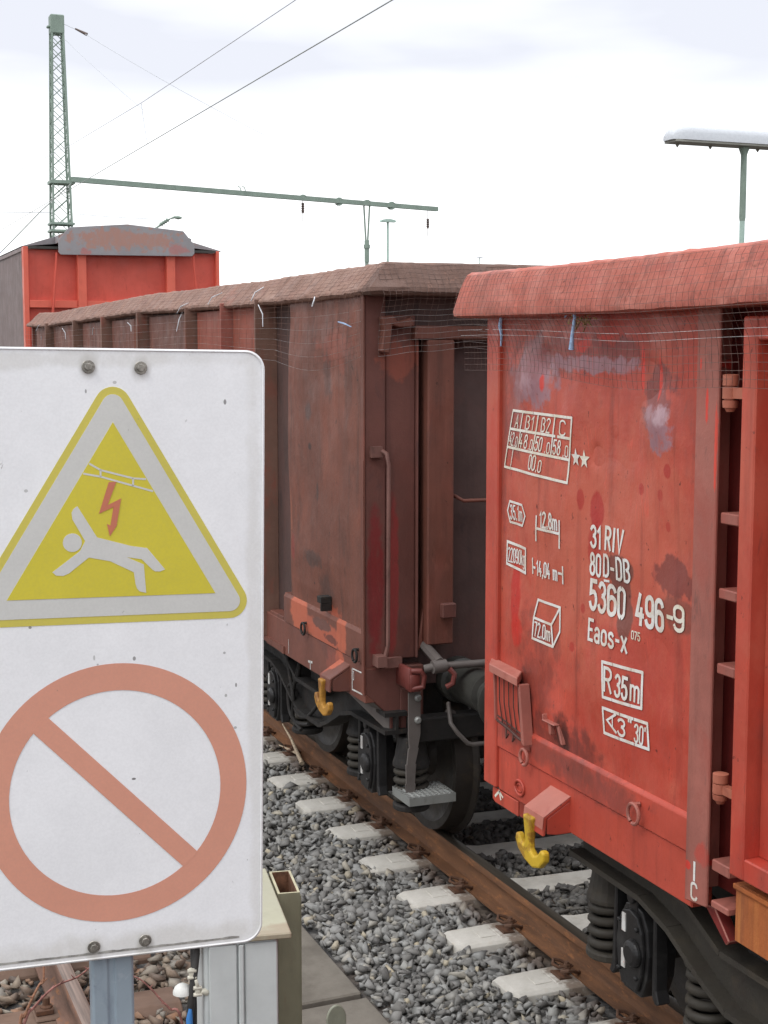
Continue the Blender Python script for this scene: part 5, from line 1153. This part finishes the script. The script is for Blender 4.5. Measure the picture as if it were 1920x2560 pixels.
# ---------------------------------------------------------------- warning sign in the foreground
S0 = Vector((.435, 2.167, 2.449)); SE = Vector((.9982, -.0602, 0)); SN = Vector((-.0602, -.9982, 0))
def S(u, v, w=0): return S0 + SE * u + Vector((0, 0, v)) + SN * w
sign = empty('warning_sign', (.423, 2.22, -.22), 'white metal sign with yellow warning triangle above a faded red prohibition ring', 'sign')
def m_sign(name, rgb, dirt=.5, spec=.45, marks=()):
    t = Tree(name); b = lin(rgb); c = t.mix(t.rng(t.noise(7, 6, .7), .3, .7), b, tuple(x * .93 for x in b[:3]) + (1,))
    c = t.mix(t.rng(t.noise(60, 3, .8, (1, 1, .6)), .71, .74, 0, dirt), c, lin((128, 126, 120)))
    c = t.mix(t.rng(t.noise(33, 4, .8, (1, 1, 1.4), (3, 0, 5)), .73, .75, 0, dirt), c, lin((92, 90, 86)))
    for u, v, ru, rv, rgb2, amt, edge, wob in marks:
        p = S(u, v) - Vector((.423, 2.22, -.22)); c = t.mix(t.math('MULTIPLY', t.spot(tuple(p), (ru, 9, rv), edge, wob), amt), c, lin(rgb2))
    c = t.mix(t.rng(t.noise(260, 2, .5), .30, .70, 0, .06), c, lin((120, 120, 120)))
    return t.fin(c, spec)
GR, DK = (168, 164, 154), (110, 108, 104)
mk_ = [(u, v + dv, .013, .017, GR, .55, .8, .3) for u, v, dv in ((-.031, .3494, 0), (.0462, .3475, -.002), (-.0417, -.5381, -.008), (.0371, -.538, -.008))]
r_ = random.Random(21)
for k in range(18): mk_.append((r_.uniform(-.15, .21), r_.uniform(-.5, .33), r_.uniform(.0012, .0035), r_.uniform(.0012, .004), r_.choice((DK, (136, 134, 128), (90, 88, 84))), r_.uniform(.5, .9), .3, .12))
mk_ += [(0, -.545, .25, .02, (206, 203, 194), .5, 1.2, .6), (.217, -.15, .012, .5, (214, 212, 206), .45, 1.0, .6), (-.06, .36, .2, .012, (212, 210, 204), .5, 1.0, .7)]
MS_W = m_sign('sign_white', (247, 248, 249), .4, .45, mk_)
MS_Y = m_sign('sign_yellow', (216, 202, 66), .35); MS_YB = m_sign('sign_yellow_border', (213, 200, 92), .35); MS_G = m_sign('sign_grey_white', (213, 213, 208), .4); MS_R = m_sign('sign_faded_red', (221, 157, 134), .35); MS_RB = m_sign('sign_bolt_red', (204, 122, 94), .3)
M_ZINC = weathered('galvanised_post_zinc', (158, 172, 182), [(22, .45, .65, (140, 152, 164), (1, 1, .5), .8), (60, .55, .7, (176, 186, 192), (1, 1, 1), .5)], (), .45, .05, 60, .05, metal=.25, grime=(110, 116, 122))
M_DIRT = plain('grimy_sign_edge', (150, 148, 142), .8, var=.25, sc=60)
def rrect(hw, hh, r, n=8):
    out = []
    for cx_, cy_, a in ((hw - r, hh - r, 0), (-hw + r, hh - r, 90), (-hw + r, -hh + r, 180), (hw - r, -hh + r, 270)):
        out += [(cx_ + r * math.cos(R(a + 90 * i / n)), cy_ + r * math.sin(R(a + 90 * i / n))) for i in range(n + 1)]
    return out
RC, RS = math.cos(-.0135), math.sin(-.0135)
def roll(p): return (.0026 + p[0] * RC - p[1] * RS, -.092 + p[0] * RS + p[1] * RC)
def slab(mb, poly, w0, w1):
    n = len(poly); mb.add([S(*p, w0) for p in poly] + [S(*p, w1) for p in poly], [tuple(range(n)), tuple(range(2 * n - 1, n - 1, -1))] + [(i, n + i, n + (i + 1) % n, (i + 1) % n) for i in range(n)])
def sheet(mb, poly, w): slab(mb, poly, w - .0005, w)
mb = MB(); slab(mb, [roll(p) for p in rrect(.2275, .4685, .030)], -.004, 0); panel = mb.build('sign_panel', MS_W, sign, bevel=.0012)
mb = MB(); o = [roll(p) for p in rrect(.2275, .4685, .030)]; i_ = [roll(p) for p in rrect(.2250, .4660, .0285)]; i2 = [roll(p) for p in rrect(.2232, .4642, .027)]; n = len(o)
mb.slot(0).add([S(*p, .0002) for p in o] + [S(*p, .0018) for p in i_], [(k, (k + 1) % n, n + (k + 1) % n, n + k) for k in range(n)])
mb.add([S(*p, .0018) for p in i_] + [S(*p, .0004) for p in i2], [(k, (k + 1) % n, n + (k + 1) % n, n + k) for k in range(n)])
mb.build('panel_rim', [MS_W], panel, smooth=30)
mb = MB()                                              # grime gathered along the bottom rim
q = [(-.2195 + .03, -.4595)] + [(-.19 + .38 * k / 40, -.4592) for k in range(41)]
for k in range(40):
    a, b = q[k + 1], q[k + 2] if k < 39 else q[-1]
    h0 = .003 + .003 * abs(noise.noise(Vector((k * .35, 0, 1)))); h1 = .003 + .003 * abs(noise.noise(Vector((k * .35 + .35, 0, 1))))
    mb.add([S(*roll(a), .0006), S(*roll((a[0] + .0095, a[1])), .0006), S(*roll((a[0] + .0095, a[1] + h1)), .0006), S(*roll((a[0], a[1] + h0)), .0006)], [(0, 1, 2, 3)])
mb.build('grime_line', M_DIRT, panel)
def tri_round(d, Rr):
    A = [Vector((3.3, 267.3)), Vector((-157, 7.5)), Vector((154.7, 2.1))]; ds = d - Rr; c = (A[0] + A[1] + A[2]) / 3
    L_ = []                                           # offset outward by ds, corners rounded with Rr
    for i in range(3):
        p, a, b = A[i], A[i - 1], A[(i + 1) % 3]; e1 = (p - a).normalized(); e2 = (b - p).normalized()
        n1 = Vector((e1.y, -e1.x)); n2 = Vector((e2.y, -e2.x))
        if n1.dot(p - c) < 0: n1 = -n1
        if n2.dot(p - c) < 0: n2 = -n2
        m = (n1 + n2).normalized(); q = p + m * (ds / m.dot(n1))
        a1 = math.atan2(n1.y, n1.x); a2 = math.atan2(n2.y, n2.x); da = (a2 - a1 + math.pi) % (2 * math.pi) - math.pi
        L_ += [((q.x + Rr * math.cos(a1 + da * k / 10)) / 1000, (q.y + Rr * math.sin(a1 + da * k / 10)) / 1000) for k in range(11)] if Rr > 0 else [(q.x / 1000, q.y / 1000)]
    return L_
mb = MB(); sheet(mb, tri_round(40, 27), .0006); tri = mb.build('warning_triangle', MS_YB, panel)
mb = MB(); sheet(mb, tri_round(29, 16), .0011); mb.build('triangle_border', MS_G, panel)
mb = MB(); sheet(mb, tri_round(0, 0), .0016); mb.build('triangle_field', MS_Y, panel)
mm = lambda L_: [(a / 1000, b / 1000) for a, b in L_]
body = mm([(-51.6, 143.6), (-57.5, 139.5), (-60.2, 134.1), (-59.3, 124.2), (-41.3, 90.9), (-49.5, 75.9), (-90.3, 46.3), (-85.1, 41.1), (-74.4, 40.1), (-66, 43.5), (-36.5, 66), (-5, 59.1), (30.2, 40.5), (32.4, 22.3), (34.5, 15.5), (38.4, 11), (48.2, 8.2), (45.3, 51.8), (19.6, 64.2), (42.2, 59.9), (58, 43.5), (62.5, 40.4), (70, 40), (77.5, 42.7), (50.7, 76.6), (27.3, 80.6), (-23.7, 95.8)])
mb = MB(); sheet(mb, body, .0021); sheet(mb, [(-.0601 + .0139 * math.cos(R(a)), .0893 + .0139 * math.sin(R(a))) for a in range(0, 360, 12)], .0021); mb.build('falling_figure', MS_G, panel)
mb = MB(); sheet(mb, mm([(-4.6, 178.2), (6.6, 178.6), (-7, 143.8), (13.2, 153.2), (6.0, 114.6), (6.6, 113.9), (-4.7, 96.8), (-8.7, 115.7), (-3.5, 113.0), (1.5, 140.6), (-20.1, 131.4)]), .0025); mb.build('lightning_bolt', MS_RB, panel)
mb = MB(); sf = lambda u, v: S(u, v, .0019)
for l in ([(-32.2, 206.1), (-16.3, 196.4), (31.7, 182.8), (50.1, 181.1)], [(-41, 191.6), (-16.5, 186.6), (31.4, 171.7), (60.4, 162.7)], [(-16.4, 196), (-16.5, 187)], [(31.6, 182.5), (31.5, 172)]): ribbon(mb, mm(l), .0028, sf)
mb.build('overhead_line_symbol', MS_G, panel)
mb = MB(); cu, cv, ro, ri = -.0015, -.2995, .2020, .1605; vs = []; n = 96
for k in range(n):
    a = 2 * math.pi * k / n; vs += [S(cu + ro * math.cos(a), cv + ro * math.sin(a), .0007), S(cu + ri * math.cos(a), cv + ri * math.sin(a), .0007)]
mb.add(vs, [(2 * k, 2 * ((k + 1) % n), 2 * ((k + 1) % n) + 1, 2 * k + 1) for k in range(n)])
mb.build('prohibition_ring', MS_R, panel)
mb = MB(); sheet(mb, mm([(-104.5, -170.6), (122.0, -405.6), (99.5, -427.3), (-126.5, -193.0)]), .0010); mb.build('prohibition_bar', MS_R, panel)
for u, v in ((-.031, .3494), (.0462, .3475), (-.0417, -.5381), (.0371, -.5380)):
    mb = MB()
    mb.add([S(u + .0098 * math.cos(R(a)), v + .0098 * math.sin(R(a)), w) for w in (.0008, .0022) for a in range(0, 360, 20)], [tuple(range(18)), tuple(range(18, 36))] + [(k, (k + 1) % 18, 18 + (k + 1) % 18, 18 + k) for k in range(18)])
    mb.add([S(u + .0062 * math.cos(R(a + 12)), v + .0062 * math.sin(R(a + 12)), w) for w in (.0022, .0072) for a in range(0, 360, 60)], [tuple(range(6)), tuple(range(6, 12))] + [(k, (k + 1) % 6, 6 + (k + 1) % 6, 6 + k) for k in range(6)])
    mb.build('bolt', plain('steel_bolt', (150, 146, 138), .35, .7, .2, 120), sign, bevel=.0008)
mb = MB()                                              # channel section post with a rolled groove
sec = [(-.043, -.040), (-.043, -.012), (-.040, -.009), (-.020, -.009), (-.017, -.012), (-.010, -.012), (-.008, -.009), (.016, -.009), (.0195, -.012), (.0195, -.040), (.016, -.043), (-.040, -.043)]
sec = [(-.0445 + (a + .043) * 1.045, b - .004) for a, b in sec]
n = len(sec); mb.add([S(a, v, b) for v in (.372, -2.70) for a, b in sec], [tuple(range(n)), tuple(range(2 * n - 1, n - 1, -1))] + [(i, n + i, n + (i + 1) % n, (i + 1) % n) for i in range(n)])
mb.build('sign_post', M_ZINC, sign, bevel=.001)
for v in (.3484, -.5380):
    mb = MB(); slab(mb, [(-.06, v - .015), (.065, v - .015), (.065, v + .015), (-.06, v + .015)], -.0125, -.0045); mb.build('clamp_bar', M_ZINC, sign, bevel=.002)

# ---------------------------------------------------------------- cabinet, hollow post, cable and odds and ends behind the sign
Bo = Vector((1.029, 3.131, 0)); Br = Vector((.9863, -.1650, 0)); Bb = Vector((.1650, .9863, 0))
def B(r, b, z): return Bo + Br * r + Bb * b + Vector((0, 0, z))
def bbox(mb, r0, r1, b0, b1, z0, z1):
    mb.add([B(r, b, z) for z in (z0, z1) for b in (b0, b1) for r in (r0, r1)], [(0, 2, 3, 1), (4, 5, 7, 6), (0, 1, 5, 4), (2, 6, 7, 3), (0, 4, 6, 2), (1, 3, 7, 5)])
M_CAB = plain('light_grey_cabinet', (196, 200, 198), .45, var=.03, sc=9, bump=.02); M_LID = weathered('pale_olive_lid', (166, 164, 142), [(9, .5, .7, (148, 144, 122), (1, 1, 1), .6), (30, .62, .72, (150, 110, 84), (1, 1, 1), .5)], [((0, -.19, 1.47 + .2), (.35, .028, 9), (138, 108, 88), .45, .8, .9)], .6, .1, 50, .05)
M_TUB = weathered('olive_hollow_post', (128, 126, 104), [(6, .45, .65, (112, 108, 88), (1, 1, .3), .8), (16, .56, .7, (122, 92, 66), (1, 1, .2), .7)], (), .6, .12, 50, .07, .4, grime=(90, 70, 52)); M_TUBL = plain('pale_cut_edge', (172, 166, 138), .6, var=.12, sc=30); M_RUSTI = plain('bare_rust', (112, 78, 58), .9, var=.25, sc=40)
M_CBL = plain('black_cable', (58, 56, 54), .6, var=.15); M_WPL = plain('white_plastic', (220, 220, 214), .45, var=.04, bump=0); M_CREAM = plain('cream_plastic_clip', (206, 202, 186), .5, var=.06, bump=0); M_BLU = plain('blue_plastic', (60, 122, 186), .5, var=.1, bump=0)
cab = empty('cable_cabinet', B(-.12, .2, -.2), 'narrow light grey cabinet with a pale olive lid, partly hidden behind the white sign', 'cabinet')
mb = MB(); bbox(mb, -.205, -.030, .014, .36, -.25, 1.452); mb.build('cabinet_body', M_CAB, cab, bevel=.008, seg=2)
for r0, r1, f in ((-.193, -.128, .006), (-.124, -.112, .003), (-.109, -.033, .008)):
    mb = MB(); bbox(mb, r0, r1, f, .0135, -.25, 1.448); mb.build('front_panel', M_CAB, cab, bevel=.0025)
mb = MB(); bbox(mb, -.27, 0, 0, .44, 1.455, 1.470); mb.build('cabinet_lid', M_LID, cab, bevel=.003)
tp = empty('hollow_post', B(.03, .33, -.2), 'open ended olive box section post, rusty inside, standing between the cabinet and the gravel', 'post')
mb = MB(); o = [(.004, .249), (.060, .249), (.060, .410), (.004, .410)]; w = .006; i_ = [(.004 + w, .249 + w), (.060 - w, .249 + w), (.060 - w, .410 - w), (.004 + w, .410 - w)]
vs = [B(*p, z) for z in (-.25, 1.47) for p in o] + [B(*p, z) for z in (-.25, 1.47) for p in i_]
mb.slot(0).add(vs, [(k, (k + 1) % 4, 4 + (k + 1) % 4, 4 + k) for k in range(4)] + [(0, 1, 2, 3)])
mb.slot(2).add(vs, [(8 + k, 8 + (k + 1) % 4, 12 + (k + 1) % 4, 12 + k) for k in range(4)])
mb.slot(1).add(vs, [(4 + k, 4 + (k + 1) % 4, 12 + (k + 1) % 4, 12 + k) for k in range(4)])
mb.build('post_tube', [M_TUB, M_TUBL, M_RUSTI], tp)
mb = MB(); bbox(mb, .0605, .0635, .25, .262, -.2, 1.46); mb.build('corner_weld', M_TUB, tp)
mb = MB(); mb.tube([(.83, 3.25, 1.46), (.816, 3.194, 1.426), (.806, 3.188, 1.36), (.800, 3.187, 1.309), (.792, 3.20, 1.2), (.79, 3.22, .9), (.80, 3.26, .3), (.82, 3.3, -.2)], .0085, 8)
tag(mb.build('black_cable', M_CBL, smooth=60, loc=(.82, 3.3, -.2)), 'black cable running down the left side of the grey cabinet', 'cable')
mb = MB(); mb.tube([(.822, 3.26, 1.46), (.812, 3.21, 1.40), (.812, 3.20, 1.30), (.81, 3.20, 1.1), (.81, 3.22, .4), (.83, 3.3, -.2)], .006, 8)
tag(mb.build('black_cable', M_CBL, smooth=60, loc=(.83, 3.3, -.2)), 'thinner black cable tucked between the thicker cable and the grey cabinet', 'cable')
for i, (c, lab) in enumerate((((.803, 3.186, 1.385), 'upper cream plastic cable clip left of the grey cabinet'), ((.814, 3.178, 1.345), 'lower cream plastic cable clip with a tail on the grey cabinet'))):
    mb = MB(); c = Vector(c)
    for dz in (-.009, .007): mb.tube([c + Vector((-.010, 0, dz)), c + Vector((.010, 0, dz - .002))], .0048, 10)
    mb.box(c.x - .006, c.x + .006, c.y - .003, c.y + .006, c.z - .014, c.z + .012)
    if i: mb.tube([c + Vector((0, 0, .010)), c + Vector((-.004, 0, .026))], [.005, .004], 7); mb.tube([c + Vector((.008, 0, -.002)), c + Vector((.022, .004, -.008)), c + Vector((.028, .01, -.022))], [.006, .009, .006], 8)
    tag(mb.build('cable_clip', M_CREAM, bevel=.0008, smooth=45, loc=c), lab, 'cable clip', 'cable clips on the cabinet')
mb = MB(); vs = []; n = 14; 
mb.lathe([(0, .022), (.006, .0215), (.016, .017), (.022, .009), (.024, .002)], (.784, 3.205, 1.332), 'z', 18)
tag(mb.build('plastic_cap', M_WPL, smooth=50, loc=(.784, 3.205, 1.33)), 'small white plastic dome cap hanging left of the black cable', 'cap')
mb = MB(); mb.tube([(.797, 3.182, 1.302), (.794, 3.18, 1.28), (.795, 3.18, 1.20), (.797, 3.185, 1.0)], [.004, .008, .009, .009], 8)
tag(mb.build('blue_sleeve', M_BLU, smooth=50, loc=(.795, 3.18, 1.0)), 'bright blue plastic sleeve at the bottom edge beside the grey cabinet', 'sleeve')
mk = empty('rounded_marker', (1.82, 5.0, -.2), 'grey green rounded top marker plate at the bottom edge on the paving', 'marker')
mb = MB(); P = [(1.782, -.2)] + [(1.8215 + .0395 * math.cos(R(180 - a)), .29 + .058 * math.sin(R(a))) for a in range(0, 181, 12)] + [(1.861, -.2)]
mb.prism(P, 'y', 5.0, 5.012); mb.build('marker_plate', plain('marker_grey', (132, 134, 118), .55, var=.06), mk, bevel=.003)
M_BRAM = plain('bramble_stem', (150, 108, 84), .8, var=.25, sc=60); M_BRAM2 = plain('reddish_stem', (136, 92, 84), .8, var=.25, sc=60)
def stem(pts, r, mat, lab, leaf=None):
    mb = MB(); n = len(pts); q = []
    for i in range(n - 1):
        p0, p1, p2, p3 = [Vector(pts[max(0, min(n - 1, i + d))]) for d in (-1, 0, 1, 2)]
        for k in range(5): t = k / 5; q.append(.5 * ((2 * p1) + (-p0 + p2) * t + (2 * p0 - 5 * p1 + 4 * p2 - p3) * t * t + (-p0 + 3 * p1 - 3 * p2 + p3) * t ** 3))
    q.append(Vector(pts[-1])); rr = [r * (1 - .6 * i / (len(q) - 1)) for i in range(len(q))]
    mb.slot(0).tube(q, rr, 6)
    r_ = random.Random(int(pts[0][0] * 1000))
    for i in range(2, len(q), 4):                      # thorny buds
        d = Vector((r_.uniform(-1, 1), r_.uniform(-1, 1), r_.uniform(0, 1))).normalized(); mb.tube([q[i], q[i] + d * r * 3], [r * .6, r * .1], 4)
    return tag(mb.build('bramble_twig', mat, smooth=60, loc=pts[0]), lab, 'twig', 'bramble twigs behind the sign')
stem([(.37, 3.2, -.22), (.36, 3.15, .5), (.38, 3.135, 1.1), (.404, 3.135, 1.354), (.413, 3.133, 1.371), (.428, 3.131, 1.406), (.446, 3.128, 1.441), (.456, 3.126, 1.456), (.456, 3.129, 1.56)], .005, M_BRAM, 'brown bramble twig rising straight up at the lower left behind the white sign')
stem([(.38, 3.26, -.22), (.39, 3.24, .6), (.405, 3.228, 1.2), (.428, 3.229, 1.319), (.449, 3.224, 1.35), (.479, 3.216, 1.383), (.505, 3.208, 1.401), (.541, 3.195, 1.416), (.575, 3.19, 1.44)], .0045, M_BRAM2, 'thorny reddish bramble twig arching across the old rusty rail')
stem([(1.02, 3.9, -.22), (1.01, 3.92, .5), (.963, 3.94, .898), (.932, 3.958, .941), (.911, 3.969, .964), (.887, 3.982, .995), (.856, 3.998, 1.026), (.84, 4.0, 1.035)], .0045, M_BRAM2, 'thin reddish twig leaning left between the sign post and the grey cabinet')
